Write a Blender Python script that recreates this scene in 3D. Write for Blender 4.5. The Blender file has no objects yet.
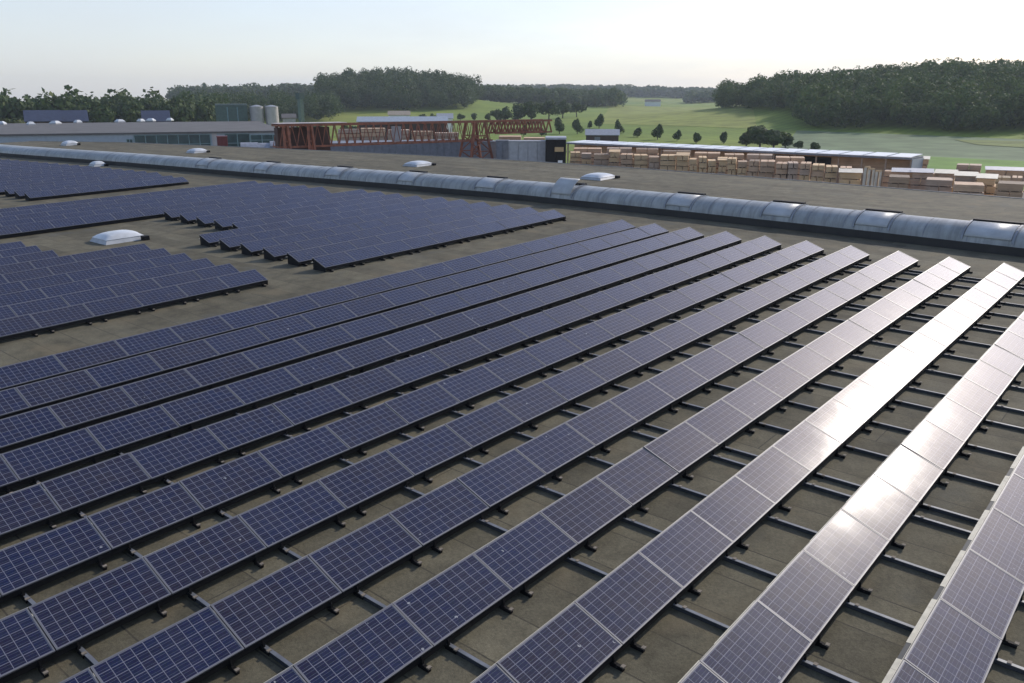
import bpy, bmesh, math, random
import numpy as np
from mathutils import Vector, Matrix

random.seed(7); rng = np.random.default_rng(7)
S = bpy.context.scene; C = S.collection
R = math.radians
W, H = 1024, 683

# ------------------------------------------------------------------ camera, world, sun, exposure
F = 822.7                                   # focal length in pixels
YAW, PITCH_R, ROLL_R = -0.7076, 0.3078, -0.0121      # camera against the roof plane
HORIZON = 97.0                              # true horizon row
PITCH_W = math.atan((H/2-HORIZON)/F)
CAM_H = 18.5
CAMR = Vector((7.8184, -11.0188, 8.2282))   # camera in roof coordinates
CAMW = Vector((7.8184, -11.0188, CAM_H))

def cam_axes(yaw, pitch, roll):
    d = Vector((math.sin(yaw)*math.cos(pitch), math.cos(yaw)*math.cos(pitch), -math.sin(pitch)))
    r0 = Vector((math.cos(yaw), -math.sin(yaw), 0)); u0 = r0.cross(d)
    r = r0*math.cos(roll)+u0*math.sin(roll); u = -r0*math.sin(roll)+u0*math.cos(roll)
    return r, u, d
AR = cam_axes(YAW, PITCH_R, ROLL_R); AW = cam_axes(YAW, PITCH_W, 0.0)
def m3(a): return Matrix((a[0], a[1], -a[2])).transposed()
ROT = m3(AW) @ m3(AR).transposed()
M = Matrix.Translation(CAMW) @ ROT.to_4x4() @ Matrix.Translation(-CAMR)   # roof (slightly pitched) -> world

cd = bpy.data.cameras.new('camera'); cam = bpy.data.objects.new('camera', cd); C.objects.link(cam)
cam.matrix_world = Matrix.Translation(CAMW) @ m3(AW).to_4x4()
cd.sensor_width = 36; cd.lens = F*36/W; cd.clip_start = .1; cd.clip_end = 30000
S.camera = cam

SUN_EL, SUN_AZ = 26.6, 5.0                  # azimuth from +Y towards +X
sd_roof = Vector((math.sin(R(SUN_AZ))*math.cos(R(SUN_EL)), math.cos(R(SUN_AZ))*math.cos(R(SUN_EL)), math.sin(R(SUN_EL))))
sdir = ROT @ sd_roof
wd = bpy.data.worlds.new('World'); S.world = wd; wd.use_nodes = True
nt = wd.node_tree
bg = nt.nodes['Background']
sky = nt.nodes.new('ShaderNodeTexSky'); sky.sky_type = 'NISHITA'; sky.sun_disc = False
sky.sun_elevation = math.asin(sdir.z); sky.sun_rotation = math.atan2(sdir.x, sdir.y)
sky.air_density = 1.0; sky.dust_density = .9; sky.ozone_density = 1.0; sky.altitude = 300
wb = nt.nodes.new('ShaderNodeMix'); wb.data_type = 'RGBA'; wb.blend_type = 'MULTIPLY'; wb.inputs[0].default_value = 1   # white balance
wb.inputs[7].default_value = (1.0, .965, 1.05, 1)
nt.links.new(sky.outputs[0], wb.inputs[6])
# summer haze veil and thin high cloud evening out the clear sky
tcw = nt.nodes.new('ShaderNodeTexCoord'); mp = nt.nodes.new('ShaderNodeMapping'); mp.inputs['Scale'].default_value = (1.2, 1.2, 7.)
nt.links.new(tcw.outputs['Generated'], mp.inputs[0])
cn_ = nt.nodes.new('ShaderNodeTexNoise'); cn_.inputs['Scale'].default_value = 2.2; cn_.inputs['Detail'].default_value = 6; cn_.inputs['Roughness'].default_value = .6
nt.links.new(mp.outputs[0], cn_.inputs['Vector'])
cr_ = nt.nodes.new('ShaderNodeMapRange'); cr_.inputs[1].default_value = .35; cr_.inputs[2].default_value = .7; cr_.inputs[3].default_value = .50; cr_.inputs[4].default_value = .75
nt.links.new(cn_.outputs['Fac'], cr_.inputs[0])
vl = nt.nodes.new('ShaderNodeMix'); vl.data_type = 'RGBA'; vl.inputs[7].default_value = (4.25, 4.5, 4.75, 1)
sz_ = nt.nodes.new('ShaderNodeSeparateXYZ'); nt.links.new(tcw.outputs['Generated'], sz_.inputs[0])
el_ = nt.nodes.new('ShaderNodeMapRange'); el_.interpolation_type = 'SMOOTHSTEP'; el_.inputs[1].default_value = .01; el_.inputs[2].default_value = .36; el_.inputs[3].default_value = 1.; el_.inputs[4].default_value = .10
nt.links.new(sz_.outputs[2], el_.inputs[0])
mu_ = nt.nodes.new('ShaderNodeMath'); mu_.operation = 'MULTIPLY'; nt.links.new(cr_.outputs[0], mu_.inputs[0]); nt.links.new(el_.outputs[0], mu_.inputs[1])
nt.links.new(mu_.outputs[0], vl.inputs[0]); nt.links.new(wb.outputs[2], vl.inputs[6]); nt.links.new(vl.outputs[2], bg.inputs[0]); bg.inputs[1].default_value = 0.145
sl = bpy.data.lights.new('sun', 'SUN'); so = bpy.data.objects.new('sun', sl); C.objects.link(so)
sl.energy = 2.6; sl.angle = R(.55); sl.color = (1.0, .92, .82)
so.rotation_euler = sdir.to_track_quat('Z', 'Y').to_euler(); so.location = (0, 0, 200)
S.view_settings.view_transform = 'Standard'; S.view_settings.look = 'None'
S.view_settings.exposure = 0.3; S.view_settings.gamma = 1
S.view_settings.use_curve_mapping = False
S.render.engine = 'CYCLES'
S.cycles.max_bounces = 5; S.cycles.volume_bounces = 0
S.cycles.caustics_reflective = False; S.cycles.caustics_refractive = False

# ------------------------------------------------------------------ helpers
ROOF = []                                   # things given in roof coordinates, moved by M at the end

class MB:
    """collects boxes, bars, tubes and faces into one mesh"""
    def __init__(self): self.v = []; self.f = []; self.m = []; self.uv = {}
    def face(self, pts, mi=0, uv=None):
        n = len(self.v); self.v += [tuple(p) for p in pts]; self.f.append(tuple(range(n, n+len(pts)))); self.m.append(mi)
        if uv: self.uv[len(self.f)-1] = uv
    def hexa(self, b, t, mi=0):             # bottom and top quads, both counter clockwise
        n = len(self.v); self.v += [tuple(p) for p in b]+[tuple(p) for p in t]
        k = len(b)
        self.f.append(tuple(range(n+k-1, n-1, -1))); self.m.append(mi)
        self.f.append(tuple(range(n+k, n+2*k))); self.m.append(mi)
        for i in range(k):
            j = (i+1) % k; self.f.append((n+i, n+j, n+k+j, n+k+i)); self.m.append(mi)
    def box(self, x0, x1, y0, y1, z0, z1, mi=0):
        self.hexa([(x0,y0,z0),(x1,y0,z0),(x1,y1,z0),(x0,y1,z0)], [(x0,y0,z1),(x1,y0,z1),(x1,y1,z1),(x0,y1,z1)], mi)
    def bar(self, a, b, w, h=None, mi=0, up=Vector((0,0,1))):
        a = Vector(a); b = Vector(b); h = h or w; d = (b-a).normalized()
        s = d.cross(up)
        if s.length < 1e-4: s = d.cross(Vector((1,0,0)))
        s.normalize(); q = s.cross(d)
        o = [s*(-w/2)-q*(h/2), s*(w/2)-q*(h/2), s*(w/2)+q*(h/2), s*(-w/2)+q*(h/2)]
        n = len(self.v); self.v += [tuple(a+p) for p in o]+[tuple(b+p) for p in o]
        for f in ((0,1,2,3),(7,6,5,4),(0,4,5,1),(1,5,6,2),(2,6,7,3),(3,7,4,0)):
            self.f.append(tuple(n+i for i in f)); self.m.append(mi)
    def tube(self, p0, p1, r0, r1, k=7, mi=0):
        p0 = Vector(p0); p1 = Vector(p1); d = (p1-p0).normalized()
        s = d.cross(Vector((.3,.2,1))).normalized(); q = s.cross(d)
        n = len(self.v)
        for p, r in ((p0, r0), (p1, r1)):
            for i in range(k):
                a = 2*math.pi*i/k; self.v.append(tuple(p+s*(r*math.cos(a))+q*(r*math.sin(a))))
        for i in range(k):
            j = (i+1) % k; self.f.append((n+i, n+j, n+k+j, n+k+i)); self.m.append(mi)
        self.f.append(tuple(range(n+k, n+2*k))); self.m.append(mi)
        self.f.append(tuple(range(n+k-1, n-1, -1))); self.m.append(mi)
    def mesh(self, name, mats, smooth=False):
        me = bpy.data.meshes.new(name); me.from_pydata(self.v, [], self.f)
        for m in (mats if isinstance(mats, (list, tuple)) else [mats]): me.materials.append(m)
        me.polygons.foreach_set('material_index', self.m)
        if smooth: me.polygons.foreach_set('use_smooth', [True]*len(self.f))
        if self.uv:
            ul = me.uv_layers.new(name='UVMap')
            for fi, uv in self.uv.items():
                for li, c in zip(me.polygons[fi].loop_indices, uv): ul.data[li].uv = c
        me.update()
        return me
    def build(self, name, mats, parent=None, smooth=False):
        o = bpy.data.objects.new(name, self.mesh(name, mats, smooth)); C.objects.link(o)
        if parent: o.parent = parent
        return o

def inst(name, me, parent=None):
    o = bpy.data.objects.new(name, me); C.objects.link(o)
    if parent: o.parent = parent
    return o
def tag(o, label=None, cat=None, group=None, kind=None):
    if label: o['label'] = label
    if cat: o['category'] = cat
    if group: o['group'] = group
    if kind: o['kind'] = kind
    return o
def thing(name, label, cat, loc=(0,0,0), rz=0, group=None):
    o = bpy.data.objects.new(name, None); C.objects.link(o); o.empty_display_size = .2
    o.location = loc; o.rotation_euler = (0, 0, rz)
    return tag(o, label, cat, group)
def onroof(o): ROOF.append(o); return o

ORD = ['zeroth','first','second','third','fourth','fifth','sixth','seventh','eighth','ninth','tenth','eleventh','twelfth','thirteenth','fourteenth','fifteenth','sixteenth','seventeenth','eighteenth','nineteenth','twentieth','twenty-first','twenty-second','twenty-third','twenty-fourth','twenty-fifth','twenty-sixth','twenty-seventh','twenty-eighth','twenty-ninth','thirtieth','thirty-first','thirty-second','thirty-third','thirty-fourth','thirty-fifth','thirty-sixth','thirty-seventh','thirty-eighth','thirty-ninth','fortieth']

# pixel -> direction; a point at horizontal distance D from the camera on the ray through pixel (u, v)
def ray(u, v):
    r, uu, d = AW; return (d + r*((u-W/2)/F) - uu*((v-H/2)/F))
def at(u, v, D):
    q = ray(u, v); return CAMW + q*(D/math.hypot(q.x, q.y))
def ground_xy(u, D):
    p = at(u, HORIZON, D); return p.x, p.y
def proj_roof(p):
    v = M @ Vector(p) - CAMW; r, uu, d = AW; z = v.dot(d)
    if z < .2: return None
    return W/2+F*v.dot(r)/z, H/2-F*v.dot(uu)/z

# ------------------------------------------------------------------ materials
def mat(name):
    m = bpy.data.materials.new(name); m.use_nodes = True
    n = m.node_tree.nodes; l = m.node_tree.links; return m, n, l, n['Principled BSDF']
def node(n, t, **kw):
    x = n.new(t)
    for k, v in kw.items(): setattr(x, k, v)
    return x
def math_(n, l, op, a, b=None, c=None):
    x = n.new('ShaderNodeMath'); x.operation = op
    for i, v in enumerate((a, b, c)):
        if v is None: continue
        if isinstance(v, (int, float)): x.inputs[i].default_value = v
        else: l.new(v, x.inputs[i])
    return x.outputs[0]
def mix(n, l, fac, a, b, mode='MIX'):
    x = n.new('ShaderNodeMix'); x.data_type = 'RGBA'; x.blend_type = mode
    for i, v in ((0, fac), (6, a), (7, b)):
        if isinstance(v, (int, float)): x.inputs[i].default_value = v
        elif isinstance(v, tuple): x.inputs[i].default_value = (*v, 1)
        else: l.new(v, x.inputs[i])
    return x.outputs[2]
def noise(n, l, scale, detail=4, vec=None, rough=.55):
    x = n.new('ShaderNodeTexNoise'); x.inputs['Scale'].default_value = scale; x.inputs['Detail'].default_value = detail
    x.inputs['Roughness'].default_value = rough
    if vec is not None: l.new(vec, x.inputs['Vector'])
    return x.outputs['Fac']
def ramp(n, l, fac, stops):
    x = n.new('ShaderNodeValToRGB'); e = x.color_ramp.elements
    while len(e) < len(stops): e.new(.5)
    for s, (p, c) in zip(e, stops): s.position = p; s.color = (*c, 1) if isinstance(c, tuple) else (c, c, c, 1)
    l.new(fac, x.inputs[0]); return x.outputs[0]
def simple(name, col, rough=.6, metal=0., var=.12, scale=1.5, spec=.5):
    m, n, l, b = mat(name)
    g = n.new('ShaderNodeNewGeometry')
    f = noise(n, l, scale, 5, g.outputs['Position'])
    lo = tuple(c*(1-var*1.6) for c in col); hi = tuple(min(1, c*(1+var)) for c in col)
    l.new(ramp(n, l, f, [(.3, lo), (.7, hi)]), b.inputs['Base Color'])
    b.inputs['Roughness'].default_value = rough; b.inputs['Metallic'].default_value = metal
    b.inputs['Specular IOR Level'].default_value = spec
    return m

def panel_material():
    m, n, l, b = mat('polycrystalline_cells')
    uv = n.new('ShaderNodeUVMap'); uv.uv_map = 'UVMap'
    sx = n.new('ShaderNodeSeparateXYZ'); l.new(uv.outputs[0], sx.inputs[0])
    fx = math_(n, l, 'FRACT', sx.outputs[0]); fy = math_(n, l, 'FRACT', sx.outputs[1])
    ax = math_(n, l, 'ABSOLUTE', math_(n, l, 'SUBTRACT', fx, .5)); ay = math_(n, l, 'ABSOLUTE', math_(n, l, 'SUBTRACT', fy, .5))
    gx = math_(n, l, 'GREATER_THAN', ax, .471); gy = math_(n, l, 'GREATER_THAN', ay, .465)
    gap = math_(n, l, 'MAXIMUM', gx, gy)
    # two thin busbars per cell, along the row
    by = math_(n, l, 'LESS_THAN', math_(n, l, 'ABSOLUTE', math_(n, l, 'SUBTRACT', ay, .2)), .013)
    # per cell and per panel tint
    fl = n.new('ShaderNodeVectorMath'); fl.operation = 'FLOOR'; l.new(uv.outputs[0], fl.inputs[0])
    oi = n.new('ShaderNodeObjectInfo')
    ad = n.new('ShaderNodeVectorMath'); ad.operation = 'ADD'; l.new(fl.outputs[0], ad.inputs[0])
    sc = math_(n, l, 'MULTIPLY', oi.outputs['Random'], 613.)
    cb = n.new('ShaderNodeCombineXYZ'); l.new(sc, cb.inputs[2]); l.new(cb.outputs[0], ad.inputs[1])
    wn = n.new('ShaderNodeTexWhiteNoise'); l.new(ad.outputs[0], wn.inputs[0])
    # per panel number also from uv blocks of 10 x 6 (the far field is one mesh)
    dv = n.new('ShaderNodeVectorMath'); dv.operation = 'DIVIDE'; l.new(uv.outputs[0], dv.inputs[0]); dv.inputs[1].default_value = (10, 6, 1)
    fl2 = n.new('ShaderNodeVectorMath'); fl2.operation = 'FLOOR'; l.new(dv.outputs[0], fl2.inputs[0])
    ad2 = n.new('ShaderNodeVectorMath'); ad2.operation = 'ADD'; l.new(fl2.outputs[0], ad2.inputs[0]); l.new(cb.outputs[0], ad2.inputs[1])
    wn2 = n.new('ShaderNodeTexWhiteNoise'); l.new(ad2.outputs[0], wn2.inputs[0])
    t = math_(n, l, 'ADD', math_(n, l, 'MULTIPLY', wn.outputs['Value'], .5), math_(n, l, 'MULTIPLY', wn2.outputs['Value'], .5))
    cell = ramp(n, l, t, [(0.1, (.021, .016, .034)), (.45, (.015, .015, .044)), (.75, (.013, .018, .060)), (1., (.022, .019, .046))])
    cr = n.new('ShaderNodeTexVoronoi'); cr.inputs['Scale'].default_value = 7.; l.new(uv.outputs[0], cr.inputs['Vector'])
    cell = mix(n, l, .35, cell, mix(n, l, 1., cell, cr.outputs['Color'], 'MULTIPLY'))
    c1 = mix(n, l, by, cell, (.11, .12, .15))
    c2 = mix(n, l, gap, c1, (.19, .19, .225))
    # thin dust, heavier towards the low edge
    g = n.new('ShaderNodeNewGeometry')
    d1 = noise(n, l, 1.1, 6, g.outputs['Position'], .65)
    dust = ramp(n, l, d1, [(.42, 0.0), (.8, .05)])
    c3 = mix(n, l, dust, c2, (.30, .27, .22))
    vo = n.new('ShaderNodeTexVoronoi'); vo.inputs['Scale'].default_value = .55; l.new(uv.outputs[0], vo.inputs['Vector'])
    if True:
        va = n.new('ShaderNodeVectorMath'); va.operation = 'ADD'; l.new(uv.outputs[0], va.inputs[0]); l.new(cb.outputs[0], va.inputs[1]); l.new(va.outputs[0], vo.inputs['Vector'])
    spot = math_(n, l, 'MULTIPLY', math_(n, l, 'LESS_THAN', vo.outputs['Distance'], .10), math_(n, l, 'GREATER_THAN', noise(n, l, 9., 2, g.outputs['Position']), .60))
    c3 = mix(n, l, math_(n, l, 'MULTIPLY', spot, .55), c3, (.55, .55, .52))
    l.new(c3, b.inputs['Base Color'])
    rg = n.new('ShaderNodeMapRange'); l.new(d1, rg.inputs[0]); rg.inputs[1].default_value = .3; rg.inputs[2].default_value = .75
    rg.inputs[3].default_value = PANEL_ROUGH; rg.inputs[4].default_value = PANEL_ROUGH+.03
    l.new(rg.outputs[0], b.inputs['Roughness'])
    b.inputs['IOR'].default_value = 1.45
    b.inputs['Coat Weight'].default_value = .14; b.inputs['Coat Roughness'].default_value = .40; b.inputs['Coat IOR'].default_value = 1.45
    return m
PANEL_ROUGH = .08
M_CELL = panel_material()
M_ALU = simple('anodised_aluminium', (.17, .17, .18), .5, .2, .08, 6)
M_BACK = simple('white_backsheet', (.55, .55, .55), .7)
M_GALV = simple('galvanised_steel', (.20, .21, .225), .55, .3, .15, 5)
M_DARK = simple('black_steel_and_shade', (.012, .012, .013), .7, 0, .2, 4, .2)  # black parts; on racks and end plates the shade is in this colour
M_CREAM = simple('galvanised_wind_plate', (.74, .68, .52), .5, 0, .12, 5)
M_BALLAST = simple('concrete_ballast', (.26, .22, .17), .85, 0, .2, 9)

def roof_material():
    m, n, l, b = mat('bitumen_roof_felt')
    tc = n.new('ShaderNodeTexCoord'); P_ = tc.outputs['Object']
    big = noise(n, l, .12, 6, P_, .6); med = noise(n, l, 1.3, 8, P_, .65); fine = noise(n, l, 22., 4, P_, .8)
    base = ramp(n, l, big, [(.3, (.116, .103, .066)), (.55, (.137, .122, .079)), (.75, (.157, .141, .094))])
    base = mix(n, l, .8, base, mix(n, l, 1., base, ramp(n, l, med, [(.3, .55), (.5, 1.), (.72, 1.35)]), 'MULTIPLY'))
    base = mix(n, l, .85, base, mix(n, l, 1., base, ramp(n, l, fine, [(.3, .6), (.7, 1.35)]), 'MULTIPLY'))
    # felt sheets laid along the slope, 1 m wide, with dark lapped seams and staggered cross joints
    s = n.new('ShaderNodeSeparateXYZ'); l.new(P_, s.inputs[0])
    wob = math_(n, l, 'MULTIPLY', noise(n, l, .8, 3, P_), .06)
    xx = math_(n, l, 'ADD', math_(n, l, 'DIVIDE', s.outputs[1], 1.08), wob)
    fx = math_(n, l, 'FRACT', xx); sid = math_(n, l, 'FLOOR', xx)
    seam = math_(n, l, 'LESS_THAN', fx, .028)
    wn = n.new('ShaderNodeTexWhiteNoise'); wn.noise_dimensions = '1D'; l.new(sid, wn.inputs['W'])
    yy = math_(n, l, 'ADD', math_(n, l, 'DIVIDE', s.outputs[0], 7.5), wn.outputs['Value'])
    wn3 = n.new('ShaderNodeTexWhiteNoise'); wn3.noise_dimensions = '2D'
    cb = n.new('ShaderNodeCombineXYZ'); l.new(sid, cb.inputs[0]); l.new(math_(n, l, 'FLOOR', yy), cb.inputs[1]); l.new(cb.outputs[0], wn3.inputs[0])
    joint = math_(n, l, 'LESS_THAN', math_(n, l, 'FRACT', yy), .004)
    sh = ramp(n, l, wn3.outputs['Value'], [(0, .78), (1, 1.16)])
    base = mix(n, l, 1., base, sh, 'MULTIPLY')
    ln = math_(n, l, 'MULTIPLY', math_(n, l, 'MAXIMUM', seam, joint), ramp(n, l, med, [(.3, .3), (.6, .8)]))
    base = mix(n, l, ln, base, (.045, .040, .032))
    # rusty and sandy puddle stains
    st = noise(n, l, .55, 5, P_, .5)
    base = mix(n, l, ramp(n, l, st, [(.56, 0.), (.68, .38)]), base, (.215, .170, .100))
    base = mix(n, l, ramp(n, l, st, [(.30, .45), (.40, 0.)]), base, (.105, .106, .088))
    l.new(base, b.inputs['Base Color']); b.inputs['Roughness'].default_value = .88; b.inputs['Specular IOR Level'].default_value = .25
    bp = n.new('ShaderNodeBump'); bp.inputs['Strength'].default_value = .5; bp.inputs['Distance'].default_value = .02
    l.new(math_(n, l, 'ADD', fine, math_(n, l, 'MULTIPLY', seam, -.6)), bp.inputs['Height']); l.new(bp.outputs[0], b.inputs['Normal'])
    return m
M_ROOF = roof_material()

# ------------------------------------------------------------------ roof of the hall (roof coordinates)
P, L, PW, T = 2.2005, 1.8723, .99, .3619      # row spacing, panel length, panel width, tilt
O0 = 1.8176; ZR = -.25
cosT, sinT = math.cos(T), math.sin(T)
def ky(k): return O0 + L*k
def rx(i): return (i-8)*P

BAR = [(-140, 25.0), (-108, 27.13), (-83, 30.0), (-59.6, 32.0), (-44, 33.6), (-31, 34.5), (-20, 34.5), (-9, 34.2), (1.5, 33.6), (14, 33.2), (30, 33.0)]
BACK = [(-139, 42.0), (-123, 49.0), (-93.7, 54.6), (-70, 58.0), (-52.6, 59.8), (-37, 60.0), (-22.5, 59.2), (-2.6, 57.2), (14, 56.0), (40, 55.5)]
def pl(pts, x):
    return float(np.interp(x, [p[0] for p in pts], [p[1] for p in pts]))

mb = MB()
xs = np.arange(-139, 41, 4.)
for a, b in zip(xs[:-1], xs[1:]):
    mb.hexa([(a,-40,ZR-.9),(b,-40,ZR-.9),(b,pl(BACK,b),ZR-.9),(a,pl(BACK,a),ZR-.9)], [(a,-40,ZR),(b,-40,ZR),(b,pl(BACK,b),ZR),(a,pl(BACK,a),ZR)])
hall = onroof(thing('factory_hall', 'factory hall under a wide grey brown felt roof carrying the solar panels', 'hall'))
mb.build('roof', M_ROOF, hall)
M_WALL = simple('pale_metal_cladding', (.42, .43, .44), .6)
mb = MB()
for a, b in zip(xs[:-1], xs[1:]):
    mb.face([(a,pl(BACK,a)-.3,-14),(b,pl(BACK,b)-.3,-14),(b,pl(BACK,b)-.3,ZR-.9),(a,pl(BACK,a)-.3,ZR-.9)])
    mb.face([(a,-39.7,-14),(b,-39.7,-14),(b,-39.7,ZR-.9),(a,-39.7,ZR-.9)])
mb.face([(-138.7,-39.7,-14),(-138.7,41.7,-14),(-138.7,41.7,ZR-.9),(-138.7,-39.7,ZR-.9)])
mb.face([(39.7,-39.7,-14),(39.7,55.2,-14),(39.7,55.2,ZR-.9),(39.7,-39.7,ZR-.9)])
mb.build('wall', M_WALL, hall)
mb = MB()
for a, b in zip(xs[:-1], xs[1:]):
    mb.hexa([(a,pl(BACK,a)+.002,ZR-.35),(b,pl(BACK,b)+.002,ZR-.35),(b,pl(BACK,b)+.12,ZR-.35),(a,pl(BACK,a)+.12,ZR-.35)],
            [(a,pl(BACK,a)+.002,ZR+.05),(b,pl(BACK,b)+.002,ZR+.05),(b,pl(BACK,b)+.12,ZR+.05),(a,pl(BACK,a)+.12,ZR+.05)])
mb.build('edge_flashing', simple('grey_edge_flashing', (.25, .25, .24), .5, .3), hall)

# --- solar panels
def panel_meshes():
    fr = MB(); w = .024; d = .030; x = (L-.016)/2; y0, y1 = .0, PW
    for a in ((-x, x, y0, y0+w), (-x, x, y1-w, y1), (-x, -x+w, y0+w, y1-w), (x-w, x, y0+w, y1-w)):
        fr.box(a[0], a[1], a[2], a[3], -d, 0)
    cf = MB(); e = w-.004; z = -.006
    c = [(-x+e, y0+e, z), (x-e, y0+e, z), (x-e, y1-e, z), (-x+e, y1-e, z)]
    cf.face(c, 0, [(-.06, -.08), (10.06, -.08), (10.06, 6.08), (-.06, 6.08)])
    cf.face([(p[0], p[1], -.014) for p in reversed(c)], 1, [(0, 0)]*4)
    return fr.mesh('frame', M_ALU), cf.mesh('cell_face', [M_CELL, M_BACK])
ME_FRAME, ME_CELL = panel_meshes()

def panel_matrix(i, k, lift=0.0):
    j1, j2 = random.uniform(-.006, .006), random.uniform(-.007, .007)
    m = Matrix(((0, -cosT, sinT, rx(i)), (1, 0, 0, ky(k+.5)), (0, sinT, cosT, lift), (0, 0, 0, 1)))
    return m @ Matrix.Rotation(j1, 4, 'X') @ Matrix.Rotation(j2, 4, 'Y')
def in_frame(i, k, m=0):
    q = [proj_roof(p) for p in ((rx(i), ky(k), 0), (rx(i), ky(k+1), 0), (rx(i)-PW*cosT, ky(k), PW*sinT), (rx(i)-PW*cosT, ky(k+1), PW*sinT))]
    q = [p for p in q if p]
    if len(q) < 4: return False
    return min(p[0] for p in q) < W+m-2 and max(p[0] for p in q) > 2-m and min(p[1] for p in q) < H+m-2 and max(p[1] for p in q) > 0

def make_panel(i, k, label, group):
    t = onroof(thing('solar_panel', label, 'solar panel', group=group))
    t.matrix_basis = panel_matrix(i, k)
    inst('frame', ME_FRAME, t); inst('cell_face', ME_CELL, t)
    return t

far_panels = []                               # (i, k) of those built as one field
rows = []                                     # (i, k_first, k_last+1, label) for the racks
count = 0
GA = 'solar panels of the large front array'
for i in range(0, 13):
    ks = [k for k in range(-12, 15) if in_frame(i, k)]
    if not ks: continue
    k0 = ks[0]
    far_panels += [(i, k0-1)]
    if k0 <= 14 and i >= 10: far_panels += [(i, ks[-1]+1)]
    for k in ks:
        if i <= 9: lab = f'blue solar panel, {ORD[15-k]} from skylight end, {ORD[i+1]} row past the bare walkway'
        else: lab = f'solar panel, {ORD[k-k0+1]} up from bottom edge in the {"row nearest" if i == 11 else "second row from"} the right edge'
        make_panel(i, k, lab, GA); count += 1
    rows.append((i, k0-1, ks[-1]+1 if i <= 9 else ks[-1]+2, f'steel rack under the {ORD[i+1]} panel row past the bare walkway', GA))
IB = [-2.55-.92*j for j in range(0, 45)]
def kend(i): return (pl(BAR, rx(i)) - O0)/L - 2.15
def kfit(k0, k1): return [k0+n for n in range(int(k1-k0+.3))]
for j in range(6):
    i = IB[j]; ks = [3.75-n for n in range(1, 9) if in_frame(i, 3.75-n)]
    for n, k in enumerate(ks):
        make_panel(i, k, f'dark solar panel, {ORD[n+1]} from right end, {ORD[j+1]} row behind walkway, block left of dome', 'solar panels of the left block'); count += 1
    if ks: rows.append((i, ks[-1], 3.75, f'steel rack under the {ORD[j+1]} panel row behind the walkway, left of the dome', 'left'))
for j in range(6, 9):
    i = IB[j]; ks = [1.75-n for n in range(1, 6) if in_frame(i, 1.75-n)]
    for n, k in enumerate(ks):
        make_panel(i, k, f'dark solar panel, {ORD[n+1]} from right end of {ORD[j-5]} short row left of white dome', 'solar panels of the left block'); count += 1
    if ks: rows.append((i, ks[-1], 1.75, f'steel rack under the {ORD[j-5]} short panel row left of the white dome', 'left'))
for j in range(11):
    i = IB[j]; k0 = 5.4 if j < 6 else 7.15
    ks = kfit(k0, kend(i))
    for n, k in enumerate(ks):
        if count < 298 and j < 6:
            make_panel(i, k, f'blue grey solar panel, {ORD[n+1]} from left end, {ORD[j+1]} row of the middle block', 'solar panels of the middle block'); count += 1
        else: far_panels.append((i, k))
    rows.append((i, k0, ks[-1]+1, f'steel rack under the {ORD[j+1]} panel row of the middle block right of the dome', 'mid'))
for j in range(11, 45):
    i = IB[j]
    if 15 < j < 19: continue
    ke = kend(i)
    if j >= 19: k0 = 6.2 if j < 22 else ke-1-int(ke-1+8)
    else: k0 = ke-1-int(ke-1+1.)
    if j >= 22: k0 = ke-int(ke+6)
    for k in kfit(k0, ke):
        if in_frame(i, k, 60): far_panels.append((i, k))
    kk = kfit(k0, ke); rows.append((i, k0, kk[-1]+1, None, 'far'))
print('individual panels', count, 'field panels', len(far_panels))

def field():
    mb = MB(); w = .022
    for n, (i, k) in enumerate(far_panels):
        m = panel_matrix(i, k); x = (L-.016)/2; bu, bv = 10*(n % 50+3), 6*(n//50+3)
        def q(a, b, c=0.): return m @ Vector((a, b, c))
        mb.face([q(-x+w, w), q(x-w, w), q(x-w, PW-w), q(-x+w, PW-w)], 0, [(bu, bv), (bu+9.999, bv), (bu+9.999, bv+5.999), (bu, bv+5.999)])
        for a in ((-x, x, 0, w), (-x, x, PW-w, PW), (-x, -x+w, w, PW-w), (x-w, x, w, PW-w)):
            mb.face([q(a[0], a[2]), q(a[1], a[2]), q(a[1], a[3]), q(a[0], a[3])], 1, [(0, 0)]*4)
        c = [q(-x, 0, -.03), q(x, 0, -.03), q(x, PW, -.03), q(-x, PW, -.03)]; t = [q(-x, 0), q(x, 0), q(x, PW), q(-x, PW)]
        for a, b in ((0,1),(1,2),(2,3),(3,0)): mb.face([c[a], c[b], t[b], t[a]], 1, [(0, 0)]*4)
        mb.face(c[::-1], 2, [(0, 0)]*4)
    return onroof(tag(mb.build('solar_panels', [M_CELL, M_ALU, M_BACK]), 'dense field of far blue grey solar panels reaching to the barrel skylight', 'solar panels', 'far solar panels', 'stuff'))
field()

# --- racks: triangular supports, end plates, wind plates along the back, small feet in front
def support_mesh():                           # origin at the low edge, x = across the row, thin in y
    mb = MB(); t = .02
    lo = Vector((-.02, 0, -.05)); hi = Vector((-PW*cosT+.03, 0, PW*sinT-.05)); b0 = Vector((.0, 0, ZR+.055)); b1 = Vector((-PW*cosT-.08, 0, ZR+.055))
    mb.bar(lo, hi, .04, .04, up=Vector((0,1,0))); mb.bar(b0+Vector((.05,0,0)), b1, .05, .05, up=Vector((0,1,0)))
    mb.bar(b0, lo, .035, .035, up=Vector((0,1,0))); mb.bar(b1+Vector((.09,0,0)), hi, .035, .035, up=Vector((0,1,0)))
    return mb.mesh('support', M_DARK)
ME_SUP = support_mesh()
def foot_mesh():
    mb = MB()
    mb.box(-.06, .17, -.03, .03, ZR+.004, ZR+.07); mb.box(.13, .19, -.035, .035, ZR+.0701, ZR+.095, 1)
    return mb.mesh('foot', [M_DARK, M_BALLAST])
ME_FOOT = foot_mesh()
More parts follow.
